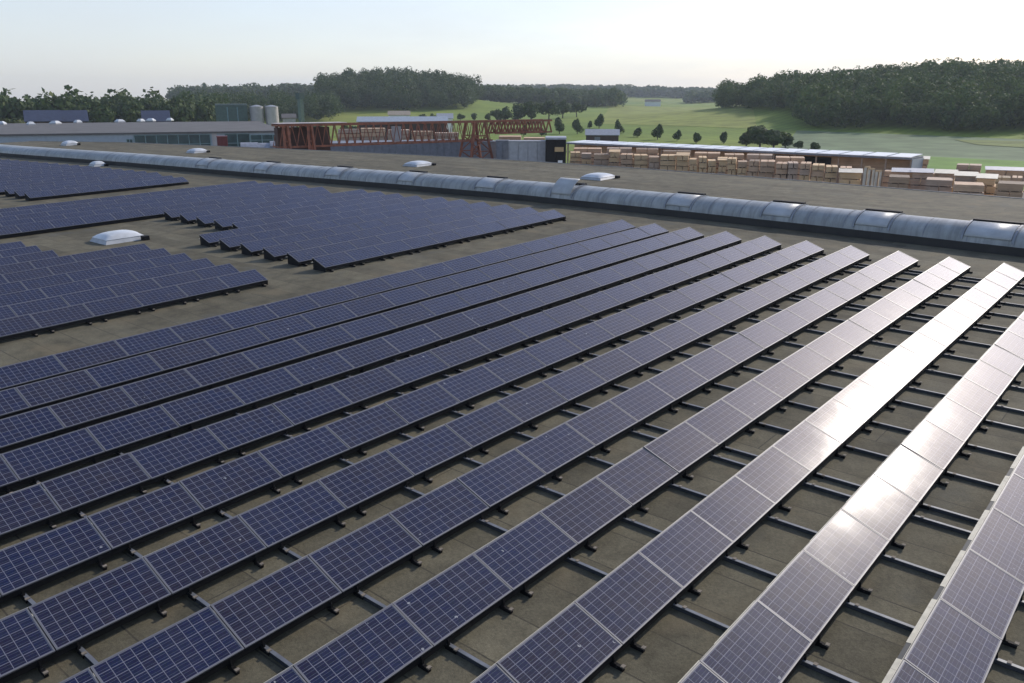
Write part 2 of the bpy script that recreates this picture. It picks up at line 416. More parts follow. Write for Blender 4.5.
def end_plate(y):
    mb = MB()
    a = [(-.01, y-.006, ZR+.02), (-PW*cosT-.02, y-.006, ZR+.02), (-PW*cosT+.01, y-.006, PW*sinT-.05), (-.01, y-.006, -.05)]
    mb.hexa(a, [(p[0], p[1]+.012, p[2]) for p in a]); return mb
far_rack = MB(); filler_mat = simple('dark_filler', (.05, .055, .055), .6)
for (i, ka, kb, lab, g) in rows:
    n = int(round(kb-ka)); x = rx(i)
    if lab is None:
        y0, y1 = ky(ka), ky(kb)
        far_rack.face([(x-.03, y0, ZR+.02), (x-.03, y1, ZR+.02), (x-.03, y1, -.045), (x-.03, y0, -.045)])  # black sheet along the low edge stands in for the shade below
        far_rack.face([(x-.02, y0-.01, ZR+.02), (x-PW*cosT-.02, y0-.01, ZR+.02), (x-PW*cosT+.01, y0-.01, PW*sinT-.05), (x-.02, y0-.01, -.05)])
        far_rack.face([(x-PW*cosT-.05, y0, ZR+.02), (x-PW*cosT-.05, y1, ZR+.02), (x-PW*cosT-.01, y1, PW*sinT-.05), (x-PW*cosT-.01, y0, PW*sinT-.05)])
        continue
    t = onroof(thing('panel_rack', lab, 'solar rack', (x, ky(ka), 0), group='steel racks under the panel rows'))
    for k in range(n):
        for fr in (.17, .87):
            s = inst('support', ME_SUP, t); s.location = (0, L*(k+fr), 0)
            fo = inst('foot', ME_FOOT, t); fo.location = (random.uniform(-.03, .02), L*(k+fr), 0)
    end_plate(.02).build('end_plate', M_DARK, t); end_plate(L*n-.02).build('end_plate', M_DARK, t)
    mb = MB()                                  # galvanised wind plates with a slot per panel
    for k in range(n):
        for a, b in ((.0, .15), (.40, .997)):
            q0, q1 = (-PW*cosT-.03, PW*sinT-.225), (-PW*cosT-.155, PW*sinT-.24)
            p = [(q0[0], L*(k+a), q0[1]), (q0[0], L*(k+b), q0[1]), (q1[0], L*(k+b), q1[1]), (q1[0], L*(k+a), q1[1])]
            mb.hexa([(v[0]+.004, v[1], v[2]-.004) for v in p], p)
    mb.build('wind_plate', M_CREAM, t)
    mb = MB(); q0, q1 = (-PW*cosT-.03, PW*sinT-.229), (-PW*cosT-.150, PW*sinT-.244)  # added dark filler plate for the slots, with a thin pale edge rail
    p = [(q0[0], 0, q0[1]), (q0[0], L*n, q0[1]), (q1[0], L*n, q1[1]), (q1[0], 0, q1[1])]
    mb.hexa([(v[0], v[1], v[2]-.02) for v in p], p)
    q = -PW*cosT-.012; mb.box(q-.006, q, 0, L*n, PW*sinT-.05, PW*sinT-.012, 1)
    mb.build('slot_filler_and_edge_rail', [filler_mat, M_CREAM], t)
    mb = MB(); mb.box(-.045, -.012, 0, L*n, -.135, -.036); mb.build('purlin', M_DARK, t)  # front purlin doubles as a black skirt painting the shade under the panels
    mb = MB(); mb.box(-PW*cosT-.02, -PW*cosT+.012, 0, L*n, PW*sinT-.105, PW*sinT-.055); mb.build('purlin', M_DARK, t)
onroof(tag(far_rack.build('panel_racks', M_DARK), 'dark racks under the far rows of panels before the barrel skylight', 'solar racks', 'far racks', 'stuff'))

# --- rails crossing under the front array
ME_RAIL = None
rail_pos = []
for k in range(-9, 15):
    ph = (k+3) % 8
    if k <= -3: rail_pos.append(k+.18)
    elif -3 < k <= 1: rail_pos.append(k+.86)
    elif k < 6: rail_pos.append(k+.18); 
    elif k < 10: rail_pos.append(k+.86)
    else: rail_pos.append(k+.18)
    if k in (5, 13): rail_pos.append(k+.86)
rm = MB(); xa, xb = rx(0)-1.3, rx(12)+.6
rm.box(xa, xb, -.035, .035, ZR+.006, ZR+.022, 1); rm.box(xa, xb, -.02, .02, ZR+.022, ZR+.072, 1); rm.box(xa, xb, -.032, .032, ZR+.072, ZR+.082)
ME_RAIL = rm.mesh('base_rail', [M_GALV, simple('shaded_rail_web', (.06, .062, .065), .6, 0, .2, 4)])  # rail sides coloured darker than the top to carry their shading
for n, k in enumerate(sorted(rail_pos, reverse=True)):
    o = onroof(inst('base_rail', ME_RAIL)); o.location = (0, ky(k), 0)
    tag(o, f'long steel base rail crossing under the front rows, {ORD[n+1]} from the barrel skylight', 'roof rail', 'base rails under the front array')

# --- barrel skylight along the roof
def barrel_material():
    m, n, l, b = mat('weathered_polycarbonate')
    g = n.new('ShaderNodeNewGeometry')
    f = noise(n, l, .9, 6, g.outputs['Position'], .65); f2 = noise(n, l, .12, 3, g.outputs['Position'])
    c = ramp(n, l, f, [(.25, (.30, .31, .30)), (.5, (.42, .43, .41)), (.75, (.54, .54, .51))])
    c = mix(n, l, .4, c, mix(n, l, 1., c, ramp(n, l, f2, [(.3, .6), (.7, 1.1)]), 'MULTIPLY'))
    mp = n.new('ShaderNodeMapping'); mp.inputs['Scale'].default_value = (3.2, .35, .35); l.new(g.outputs['Position'], mp.inputs[0])
    st = noise(n, l, 1.0, 7, mp.outputs[0], .7)
    c = mix(n, l, ramp(n, l, st, [(.38, .6), (.56, 0.)]), c, (.20, .205, .19))
    l.new(c, b.inputs['Base Color']); b.inputs['Roughness'].default_value = .35
    b.inputs['Specular IOR Level'].default_value = .2
    return m
M_BAR = barrel_material()
HW, CURB, ARC = 1.45, .42, .82
def bar_frame(x):                             # centre line point and across direction
    y = pl(BAR, x)+1.35+HW; dy = (pl(BAR, x+1.5)-pl(BAR, x-1.5))/3
    s = Vector((-dy, 1, 0)).normalized(); return Vector((x, y, 0)), s
def bar_pt(x, a, g=0.):                       # a: 0 front foot .. pi back foot
    c, s = bar_frame(x)
    return c - s*((HW+g)*math.cos(a)) + Vector((0, 0, ZR+CURB+(ARC+g)*math.sin(a)))
bar = onroof(thing('barrel_skylight', 'long grey translucent barrel vault skylight running right across the roof', 'skylight'))
xb_ = list(np.arange(-139, 40.1, 1.0)); mb = MB(); na = 14
for x in xb_:
    for k in range(na+1): mb.v.append(tuple(bar_pt(x, math.pi*k/na)))
for p in range(len(xb_)-1):
    for k in range(na):
        a = p*(na+1)+k; mb.f.append((a, a+na+1, a+na+2, a+1)); mb.m.append(0)
mb.build('glazing', M_BAR, bar, smooth=True)
M_CRB = simple('shaded_felt_curb', (.045, .043, .04), .85)  # shade on the curb is put into its dark colour
for sg in (-1, 1):
    mb = MB()
    for x0, x1 in zip(xb_[:-1], xb_[1:]):
        q = []
        for x in (x0, x1):
            c, s = bar_frame(x); q.append((c+s*(sg*(HW-.10)), c+s*(sg*(HW+.06))))
        b4 = [q[0][0], q[1][0], q[1][1], q[0][1]] if sg > 0 else [q[0][1], q[1][1], q[1][0], q[0][0]]
        mb.hexa([p+Vector((0,0,ZR+.003)) for p in b4], [p+Vector((0,0,ZR+CURB)) for p in b4])
    mb.build('curb', M_CRB, bar)
M_RIB = simple('grey_glazing_bar', (.30, .31, .32), .5, .4)
def rib(x, w=.05, g=.02, mtl=None, name='rib', a0=0., a1=math.pi, th=.03):
    mb = MB(); N = 14
    for k in range(N+1):
        a = a0+(a1-a0)*k/N
        for xx, gg in ((x-w/2, g-th), (x-w/2, g), (x+w/2, g), (x+w/2, g-th)): mb.v.append(tuple(bar_pt(xx, a, gg)))
    for k in range(N):
        for e in range(4):
            p = k*4+e; q = k*4+(e+1) % 4; mb.f.append((p, q, q+4, p+4)); mb.m.append(0)
    mb.f.append((3,2,1,0)); mb.m.append(0); mb.f.append(tuple(N*4+e for e in range(4))); mb.m.append(0)
    return mb.build(name, mtl or M_RIB, bar, smooth=False)
xr = -100.
while xr < 12: rib(xr); xr += 2.1 if xr > -60 else 4.2
# smoke vents: raised lids with dark gear on the crown; one stands open
M_LID = simple('milky_vent_lid', (.50, .51, .50), .4, 0, .1, 1.5, .2)
def vent(x, w=1.9, opened=0.):
    for xx in (x-w/2, x+w/2): rib(xx, .11, .07, M_RIB, 'vent_frame', .15, math.pi-.15, .08)
    mb = MB(); N = 8
    for k in range(N+1):
        a = .35+(math.pi/2-.35)*k/N
        for xx in (x-w/2+.1, x+w/2-.1):
            p = bar_pt(xx, a, .06)
            if opened:
                hp = bar_pt(xx, .35, .06); d = p-hp; c, s = bar_frame(xx)
                d = Matrix.Rotation(-opened, 3, Vector((1, 0, 0))) @ d if False else Matrix.Rotation(opened, 3, 'X') @ d
                p = hp+d
            mb.v.append(tuple(p))
    for k in range(N): mb.f.append((2*k, 2*k+1, 2*k+3, 2*k+2)); mb.m.append(0)
    lid = mb.build('vent_lid', M_LID, bar, smooth=True)
    so_ = lid.modifiers.new('thickness', 'SOLIDIFY'); so_.thickness = .04
    mb = MB(); c = bar_pt(x, 1.75, .10)
    mb.box(c.x-w/2, c.x+w/2, c.y-.15, c.y+.15, c.z-.08, c.z+.05); mb.build('vent_motor', M_DARK, bar)
for x in (-70, -61, -51.5, -43, -34.8, -18.2, -11.6, -6.1, -.4, 4.8): vent(x, 2.3 if x > -2 else 1.9)
vent(-27.6, 1.9, .35)

# --- dome rooflights
M_DOME = simple('white_acrylic_dome', (.70, .71, .70), .3, 0, .12)
M_CURB = simple('grey_dome_curb', (.46, .47, .47), .6, 0, .1)
def dome(x, y, w, d, label, name='dome_skylight', h=.55, rz=0.):
    t = onroof(thing(name, label, 'skylight', (x, y, ZR), rz, 'white dome rooflights'))
    mb = MB()
    mb.hexa([(-w/2-.15,-d/2-.15,.004),(w/2+.15,-d/2-.15,.004),(w/2+.15,d/2+.15,.004),(-w/2-.15,d/2+.15,.004)],
            [(-w/2,-d/2,h*.55),(w/2,-d/2,h*.55),(w/2,d/2,h*.55),(-w/2,d/2,h*.55)]); mb.build('curb', M_CURB, t)
    mb = MB(); N = 10; top = lambda a, b: h*.58+h*.75*((1-abs(a)**2.6)*(1-abs(b)**2.6))**.5
    for p in range(N+1):
        for q in range(N+1):
            a, b = -1+2*p/N, -1+2*q/N; mb.v.append((a*w/2*1.03, b*d/2*1.03, top(a, b)))
    for p in range(N):
        for q in range(N):
            s = p*(N+1)+q; mb.f.append((s, s+N+1, s+N+2, s+1)); mb.m.append(0)
    mb.build('dome', M_DOME, t, smooth=True)
    mb = MB(); mb.box(w/2+.16, w/2+.5, d/2-.25, d/2+.1, .004, h*.6); mb.build('opener_box', M_DARK, t)
    return t
dome(-39.6, 9.9, 1.75, 2.1, 'large white dome rooflight on the bare roof beside the left panel block', h=.40)
dome(-86.5, 29.6, 1.2, 1.2, 'small white dome rooflight at the panels just before the barrel skylight', h=.4)
dome(-56.9, 49.8, 1.9, 2.2, 'white dome rooflight on the rear roof strip, between the other two near ones', h=.36)
dome(-34.6, 50.7, 2.0, 2.3, 'white dome rooflight on the rear roof strip below the dark timber shed, rightmost', h=.36)
dome(-93.8, 45.6, 1.8, 1.8, 'white dome rooflight on the rear roof strip below the green glass front', h=.4)
dome(-123.5, 42.0, 1.7, 1.7, 'white dome rooflight on the rear roof strip furthest to the left', h=.5)

# ------------------------------------------------------------------ terrain (world coordinates)
def basis(u):
    x, y = ground_xy(u, 1.0); d = Vector((x-CAMW.x, y-CAMW.y)); d.normalize(); return d, Vector((d.y, -d.x))
BUMPS = []
def bump(u, D, h, st, sr):
    d, t = basis(u); BUMPS.append((CAMW.x+d.x*D, CAMW.y+d.y*D, d, t, h, st, sr))
bump(880, 640, 9, 110, 100); bump(1050, 640, 15, 130, 100)
bump(395, 960, 17, 74, 110); bump(470, 1150, 9, 330, 260)
bump(540, 2300, 27, 480, 330); bump(290, 1500, 10, 220, 260); bump(790, 1700, 16, 110, 260)
bump(640, 3600, 12, 600, 500)
def terr(x, y):
    z = 0*x
    for (cx, cy, d, t, h, st, sr) in BUMPS:
        a = ((x-cx)*d.x+(y-cy)*d.y)/sr; b = ((x-cx)*t.x+(y-cy)*t.y)/st
        z = z+h*np.exp(-.5*(a*a+b*b))
    return z
def tz(x, y): return float(terr(np.float64(x), np.float64(y)))

def ground_material():
    m, n, l, b = mat('meadow_and_fields')
    g = n.new('ShaderNodeNewGeometry'); P_ = g.outputs['Position']
    a = noise(n, l, .004, 3, P_); c = noise(n, l, .05, 6, P_, .6); e = noise(n, l, 1.2, 4, P_)
    col = ramp(n, l, a, [(.35, (.140, .215, .022)), (.5, (.185, .245, .030)), (.65, (.235, .265, .040))])
    col = mix(n, l, .5, col, mix(n, l, 1., col, ramp(n, l, c, [(.3, .65), (.7, 1.3)]), 'MULTIPLY'))
    col = mix(n, l, .4, col, mix(n, l, 1., col, ramp(n, l, e, [(.3, .7), (.7, 1.25)]), 'MULTIPLY'))
    wv = n.new('ShaderNodeTexWave'); wv.inputs['Scale'].default_value = .055; wv.inputs['Distortion'].default_value = 1.2; wv.inputs['Detail'].default_value = 2; l.new(P_, wv.inputs['Vector'])
    col = mix(n, l, .22, col, mix(n, l, 1., col, ramp(n, l, wv.outputs['Fac'], [(.2, .6), (.8, 1.25)]), 'MULTIPLY'))   # mowing lines
    l.new(col, b.inputs['Base Color']); b.inputs['Roughness'].default_value = .9; b.inputs['Specular IOR Level'].default_value = .2
    return m
M_GROUND = ground_material()
def polar_sheet(name, Ds, us, m, lift=0., kind='structure', smooth=True):
    vs, fs = [], []
    for D in Ds:
        for u in us:
            x, y = ground_xy(u, D) if not isinstance(u, tuple) else u
            vs.append((x, y, tz(x, y)+lift))
    n = len(us)
    for a in range(len(Ds)-1):
        for c in range(n-1): s = a*n+c; fs.append((s, s+1, s+n+1, s+n))
    me = bpy.data.meshes.new(name); me.from_pydata(vs, [], fs); me.materials.append(m); me.update()
    if smooth: me.polygons.foreach_set('use_smooth', [True]*len(fs))
    o = inst(name, me); o['kind'] = kind; return o
# full disc in polar form round the camera
def disc():
    vs, fs = [], []; Ds = [0.5]+list(np.geomspace(60, 4400, 110)); N = 240
    for D in Ds:
        for k in range(N):
            a = 2*math.pi*k/N; x, y = CAMW.x+D*math.cos(a), CAMW.y+D*math.sin(a); vs.append((x, y, tz(x, y)))
    for a in range(len(Ds)-1):
        for k in range(N):
            j = (k+1) % N; fs.append((a*N+k, (a+1)*N+k, (a+1)*N+j, a*N+j))
    fs.append(tuple(range(N)))
    me = bpy.data.meshes.new('ground'); me.from_pydata(vs, [], fs); me.materials.append(M_GROUND)
    me.polygons.foreach_set('use_smooth', [True]*len(fs)); me.update()
    o = inst('ground', me); o['kind'] = 'structure'
disc()
def gD(v): return CAM_H/math.tan(-math.asin((ray(W/2, v)).normalized().z))    # distance at which flat ground shows at row v
def field_sheet(name, corners, col, lift, var=.2, scale=.08):
    """corners given as image (u, v) of flat ground: converted to a strip that follows the terrain"""
    m = simple(name+'_soil', col, .9, 0, var, scale, .2)
    (u0, v0), (u1, v1), (u2, v2), (u3, v3) = corners        # near-left, near-right, far-right, far-left
    a = [ground_xy(u0, gD(v0)), ground_xy(u1, gD(v1)), ground_xy(u2, gD(v2)), ground_xy(u3, gD(v3))]
    N = 24; vs, fs = [], []
    for p in range(N+1):
        for q in range(N+1):
            s, t = q/N, p/N
            x = (a[0][0]*(1-s)+a[1][0]*s)*(1-t)+(a[3][0]*(1-s)+a[2][0]*s)*t
            y = (a[0][1]*(1-s)+a[1][1]*s)*(1-t)+(a[3][1]*(1-s)+a[2][1]*s)*t
            vs.append((x, y, tz(x, y)+lift))
    for p in range(N):
        for q in range(N): s = p*(N+1)+q; fs.append((s, s+1, s+N+2, s+N+1))
    me = bpy.data.meshes.new(name); me.from_pydata(vs, [], fs); me.materials.append(m); me.update()
    o = inst(name, me); o['kind'] = 'structure'; return o
# works yard behind the hall
polar_sheet('yard', list(np.linspace(40, 236, 12)), list(np.linspace(-700, 1500, 40)), simple('yard_gravel', (.24, .21, .17), .95, 0, .25, .3, .2), .03)
field_sheet('crop_field', [(780, 150), (1300, 158), (1300, 138), (800, 134)], (.15, .205, .10), .12)
field_sheet('lush_field', [(930, 172), (1350, 190), (1350, 154), (915, 151)], (.145, .27, .036), .20)
field_sheet('mown_strip', [(985, 141), (1300, 146), (1300, 138), (960, 138)], (.17, .21, .05), .28)
field_sheet('pale_meadow', [(600, 128), (760, 133), (745, 113), (610, 112)], (.24, .27, .05), .12)

# ------------------------------------------------------------------ foliage
def leaf_material(name, c0, c1, c2):
    m, n, l, b = mat(name)
    g = n.new('ShaderNodeNewGeometry')
    f = noise(n, l, .16, 3, g.outputs['Position']); rn = g.outputs['Random Per Island']
    t = math_(n, l, 'ADD', math_(n, l, 'MULTIPLY', f, .65), math_(n, l, 'MULTIPLY', rn, .35))
    l.new(ramp(n, l, t, [(.3, c0), (.5, c1), (.72, c2)]), b.inputs['Base Color'])
    b.inputs['Roughness'].default_value = .75; b.inputs['Specular IOR Level'].default_value = .25
    tr = n.new('ShaderNodeBsdfTranslucent'); tr.inputs[0].default_value = (*[x*1.3 for x in c1], 1)
    ms = n.new('ShaderNodeMixShader'); ms.inputs[0].default_value = .22
    l.new(b.outputs[0], ms.inputs[1]); l.new(tr.outputs[0], ms.inputs[2]); l.new(ms.outputs[0], n['Material Output'].inputs[0])
    return m
M_LEAF = leaf_material('broadleaf_foliage', (.042, .078, .026), (.075, .118, .034), (.130, .160, .048))
M_LEAF2 = leaf_material('dark_foliage', (.036, .066, .024), (.062, .098, .031), (.108, .135, .042))
M_LEAF3 = leaf_material('light_foliage', (.055, .070, .022), (.085, .105, .032), (.12, .135, .045))
M_BARK = simple('bark', (.09, .075, .06), .9)

def crown_pts(n, rx_, rz_, lobes, seed, conic=0.):
    """leaf centres and outward normals spread through a lumpy crown of half width rx_ and half height rz_"""
    g = np.random.default_rng(seed)
    lc = g.normal(size=(lobes, 3)); lc /= np.linalg.norm(lc, axis=1)[:, None]; lc *= g.uniform(.35, .72, (lobes, 1))
    lr = g.uniform(.30, .50, lobes)
    lc[0] = 0; lr[0] = .62
    w = lr**2; k = g.choice(lobes, n, p=w/w.sum())
    d = g.normal(size=(n, 3)); d /= np.linalg.norm(d, axis=1)[:, None]
    r = lr[k]*g.uniform(.72, 1.06, n)
    p = lc[k]+d*r[:, None]
    if conic: s = np.clip(1-conic*(p[:, 2]+.2), .15, 1.4); p[:, 0] *= s; p[:, 1] *= s
    return p*np.array([rx_, rx_, rz_]), d
def leaf_quads(p, d, size, g):
    n = len(p); nn = d+g.normal(size=(n, 3))*.38; nn /= np.linalg.norm(nn, axis=1)[:, None]
    h = g.normal(size=(n, 3)); t = np.cross(nn, h); t /= np.linalg.norm(t, axis=1)[:, None]; b = np.cross(nn, t)
    s = size*g.uniform(.6, 1.35, (n, 1)); s2 = size*g.uniform(.5, 1.1, (n, 1))
    return np.stack([p-t*s-b*s2*.4, p-b*s2*.9+t*s*.15, p+t*s+b*s2*.3, p+b*s2*.8-t*s*.1], axis=1)
def quads_mesh(name, q, m):
    n = len(q); me = bpy.data.meshes.new(name)
    me.vertices.add(4*n); me.vertices.foreach_set('co', q.reshape(-1).astype(np.float32))
    me.loops.add(4*n); me.loops.foreach_set('vertex_index', np.arange(4*n, dtype=np.int32))
    me.polygons.add(n); me.polygons.foreach_set('loop_start', np.arange(0, 4*n, 4, dtype=np.int32))
    me.polygons.foreach_set('loop_total', np.full(n, 4, dtype=np.int32))
    me.materials.append(m); me.update(); me.validate(); return me

PROTO = []
for s in range(7):
    p, d = crown_pts(560, 1, 1, 10, 100+s); PROTO.append((p, d))
def wood(name, spots, size, label, m, nl=560):
    out = []; g = np.random.default_rng(len(spots))
    for (x, y, r, h) in spots:
        p, d = PROTO[g.integers(len(PROTO))]
        if nl < len(p): k = g.choice(len(p), nl, False); p, d = p[k], d[k]
        a = g.uniform(0, 6.28); ca, sa = math.cos(a), math.sin(a)
        q = np.stack([(p[:, 0]*ca-p[:, 1]*sa)*r, (p[:, 0]*sa+p[:, 1]*ca)*r, p[:, 2]*h*.52], 1)
        dd = np.stack([d[:, 0]*ca-d[:, 1]*sa, d[:, 0]*sa+d[:, 1]*ca, d[:, 2]], 1)
        q += np.array([x, y, tz(x, y)+h*.52])
        out.append(leaf_quads(q, dd, size*r/5, g))
    o = inst(name, quads_mesh(name, np.concatenate(out), m)); tag(o, label, 'wood', kind='stuff'); return o
def scatter(u0, u1, D0, D1, step, r, h, keep=lambda u, D: True):
    sp = []; D = D0
    while D < D1:
        u = u0; du = step/D*F*.92
        while u < u1:
            uu = u+random.uniform(-.45, .45)*du; DD = D+random.uniform(-.4, .4)*step
            if keep(uu, DD):
                x, y = ground_xy(uu, DD); k = random.uniform(.68, 1.28)
                sp.append((x, y, r*k*random.uniform(.85, 1.15), h*k))
            u += du
        D += step
    return sp
wood('woodland', scatter(182, 334, 640, 800, 10, 7, 17), .5, 'low dark green wood right behind the silos and green mast', M_LEAF2, 400)
# right-hand wood on its hill; its near edge bends away to the left
def edge_right(u): return np.interp(u, [715, 745, 790, 800, 830, 900, 985, 1010, 1200], [640, 565, 545, 470, 452, 448, 430, 452, 440])
wood('woodland', scatter(724, 1180, 430, 720, 9.5, 7.4, 16.5, lambda u, D: D > edge_right(u)), .47, 'dark broadleaf wood covering the hill at the right edge', M_LEAF)
def edge_mid(u): return np.interp(u, [320, 335, 380, 440, 470, 480], [830, 780, 760, 770, 800, 900])
wood('woodland', scatter(326, 478, 755, 1000, 11, 8.5, 22, lambda u, D: D > edge_mid(u)), .47, 'dark rounded wood on the knoll left of the green meadow', M_LEAF2)
wood('woodland', scatter(455, 620, 1000, 1250, 13, 9, 17), .75, 'paler wood on the slope between the knoll and meadow', M_LEAF, 300)
wood('woodland', scatter(430, 760, 2050, 2400, 24, 15, 20), 1.0, 'far bluish ridge wood behind the meadow', M_LEAF2, 160)
wood('woodland', scatter(176, 345, 1280, 1500, 15, 11, 20), .8, 'hazy low wood behind the silos on the left', M_LEAF2, 220)
wood('woodland', scatter(690, 800, 1500, 1750, 18, 11, 18), 1.0, 'far hillside wood in the gap beside the right-hand wood', M_LEAF2, 120)
wood('woodland', scatter(610, 760, 3300, 3600, 40, 26, 24), 1.0, 'faintest ridge on the skyline in the valley gap', M_LEAF2, 80)

def tree_meshes(seed, conic=0., m=None, n=750, size=.13):
    g = np.random.default_rng(seed)
    p, d = crown_pts(n, .5, .50 if conic else .46, 9, seed, conic); p[:, 2] += .52 if conic else .58
    p = p[p[:, 2] > .03] if False else p; p[:, 2] = np.maximum(p[:, 2], .04)
    me = quads_mesh('crown', leaf_quads(p, d, size*.5, g), m)
    mb = MB(); mb.tube((0, 0, -.02), (.01, 0, .25), .035, .026); mb.tube((.01, 0, .25), (0, .01, .62), .026, .010)
    for k in range(5):
        a = k*1.3+seed; z = .22+.07*k
        mb.tube((0, 0, z), (.26*math.cos(a), .26*math.sin(a), z+.2), .014, .004, 5)
    return me, mb.mesh('trunk', M_BARK)
TREES = {'broad': [tree_meshes(s, 0, M_LEAF2) for s in (1, 2, 3, 4)], 'cone': [tree_meshes(s, .55, M_LEAF2) for s in (11, 12)],
         'light': [tree_meshes(s, 0, M_LEAF3) for s in (21, 22)], 'bush': [tree_meshes(s, .18, M_LEAF2, 1100) for s in (41, 42, 43)], 'round': [tree_meshes(s, .45, M_LEAF2, 750) for s in (31, 32)]}
def tree(kind, u, D, h, w, label, group, name='tree', base=None):
    cm, tm = random.choice(TREES[kind]); x, y = ground_xy(u, D)
    t = thing(name, label, 'tree', (x, y, tz(x, y) if base is None else base), random.uniform(0, 6.28), group)
    t.scale = (w, w, h)
    inst('crown', cm, t); inst('trunk', tm, t); return t
# tree line behind the left hall
u = -22.; n = 0; adj = ['tall', 'broad', 'rounded', 'dense', 'slender', 'ragged']
while u < 205:
    h = random.uniform(15, 19.5); D = random.uniform(440, 480)
    kind = random.choice(['broad', 'broad', 'broad', 'cone', 'light'] if n % 3 else ['broad', 'round'])
    if kind == 'light': h = random.uniform(9, 12); D = 425
    n += 1
    tree(kind, u, D, h, random.uniform(13, 18), f'{"light green" if kind == "light" else "dark"} tree in the left tree line, {ORD[n]} from the left edge', 'trees of the left tree line')
    u += random.uniform(5, 8)
u = -26.; 
wood('woodland', scatter(-40, 215, 492, 535, 9, 7.5, 18.5), .8, 'dense dark undergrowth of the tree line behind the left hall', M_LEAF2, 160)
# young trees along the field track
ft = [(524, 137, 10, 9), (542, 137, 9, 9), (560, 135, 15, 13), (578, 135, 14, 11), (590.5, 131, 7, 7), (600, 131, 13, 11), (619.5, 136, 14, 11), (639.5, 138, 9, 11), (659.5, 140, 14, 12), (679.5, 141, 10, 9), (699, 143, 10, 10), (727, 143, 11, 9)]
for n, (u, v, hp, wp) in enumerate(ft):
    D = gD(v); tree('round', u, D, hp*D/F*1.06, wp*D/F*1.15, f'young round field tree along the meadow track, {ORD[n+1]} from the left', 'young trees along the meadow track')
bs = [(764, 146, 21, 22), (778, 147, 18, 20), (750, 145, 12, 14), (790, 146, 13, 14), (803, 147, 8, 8), (820, 149, 9, 9), (907, 159, 8, 12), (921, 161, 11, 18)]
for n, (u, v, hp, wp) in enumerate(bs):
    D = gD(v); tree('bush', u, D, hp*D/F*1.05, wp*D/F*1.35, f'dark bush behind the long white shed, {ORD[n+1]} from the left', 'bushes behind the long shed', 'bush')
# small orchard dots on the green slope left of centre
for n, u in enumerate((432, 446, 460, 474, 488, 423)):
    tree('broad', u, 610, 6, 6.5, f'small dark tree on the pale slope below the knoll wood, {ORD[n+1]} planted' if False else f'small dark tree on the slope below the knoll wood, at {["its left","left centre","centre","right centre","its right","far left"][n]}', 'trees on the slope below the knoll')
for n, (u, D, h) in enumerate(((505, 560, 11), (518, 575, 13), (531, 570, 14), (549, 590, 15), (563, 640, 13), (577, 660, 12), (498, 600, 9))):
    tree('broad', u, D, h, h*1.15, f'dense tree in the clump above the crane beam end, {ORD[n+1]} of seven', 'clump above the crane beam')
for n, (u, h) in enumerate(((305, 8), (318, 6), (291, 6), (343, 6), (352, 5))):
    tree('light' if n in (0, 3) else 'broad', u, 420, h, h, f'small tree behind the crane near the green mast, {["beside it","right of it","left of it","further right","furthest right"][n]}', 'small trees behind the crane')

# ------------------------------------------------------------------ buildings and yard (world coordinates)
def hut_frame(u, D, toward=None):
    x, y = ground_xy(u, D); return Vector((x, y, 0))
def ang(a, b): return math.atan2(b.y-a.y, b.x-a.x)
def zrow(u, v, D): return at(u, v, D).z
M_CLAD = simple('pale_blue_cladding', (.36, .42, .46), .5, 0, .06)
M_GREYROOF = simple('old_grey_roof', (.125, .118, .11), .85, 0, .15, .2)
M_TEAL = simple('green_glazing', (.030, .075, .075), .25, 0, .25, .6)
M_TEALBAR = simple('pale_teal_mullions', (.22, .34, .34), .5)
M_GREEN = simple('green_painted_metal', (.10, .150, .118), .6, 0, .12)
M_CONC = simple('pale_concrete', (.46, .43, .40), .8, 0, .1, .6)
M_WHITE = simple('white_sheet_metal', (.88, .87, .84), .35, 0, .05)
M_BROWN = simple('dark_brown_boards', (.070, .045, .038), .8)
M_PV = simple('distant_pv_roof', (.045, .05, .08), .28, 0, .2, 1)
M_ORANGE = simple('rusty_orange_paint', (.26, .088, .045), .6, 0, .25, 1.2)
M_GREYW = simple('grey_corrugated_wall', (.20, .215, .24), .6, 0, .12)
M_LGREY = simple('light_grey_container', (.38, .39, .40), .55, 0, .1)
M_RED = simple('red_paint', (.16, .025, .022), .5)
M_TARP = simple('grey_tarpaulin', (.30, .31, .34), .55, 0, .2)
M_GLASSW = simple('dark_window', (.02, .025, .03), .15)

def prism(mb, pts, z0, z1, mi=0):             # pts: plan polygon, counter clockwise
    mb.hexa([(p[0], p[1], z0) for p in pts], [(p[0], p[1], z1) for p in pts], mi)
def rect(a, b, depth):                        # plan rectangle from front edge a->b, going away from the camera
    d = Vector((b.x-a.x, b.y-a.y)).normalized(); n = Vector((-d.y, d.x))
    if n.dot(Vector((a.x-CAMW.x, a.y-CAMW.y))) < 0: n = -n
    q = [(a.x, a.y), (b.x, b.y), (b.x+n.x*depth, b.y+n.y*depth), (a.x+n.x*depth, a.y+n.y*depth)]
    ar = sum(q[i][0]*q[(i+1) % 4][1]-q[(i+1) % 4][0]*q[i][1] for i in range(4))
    return (q if ar > 0 else q[::-1]), d, n

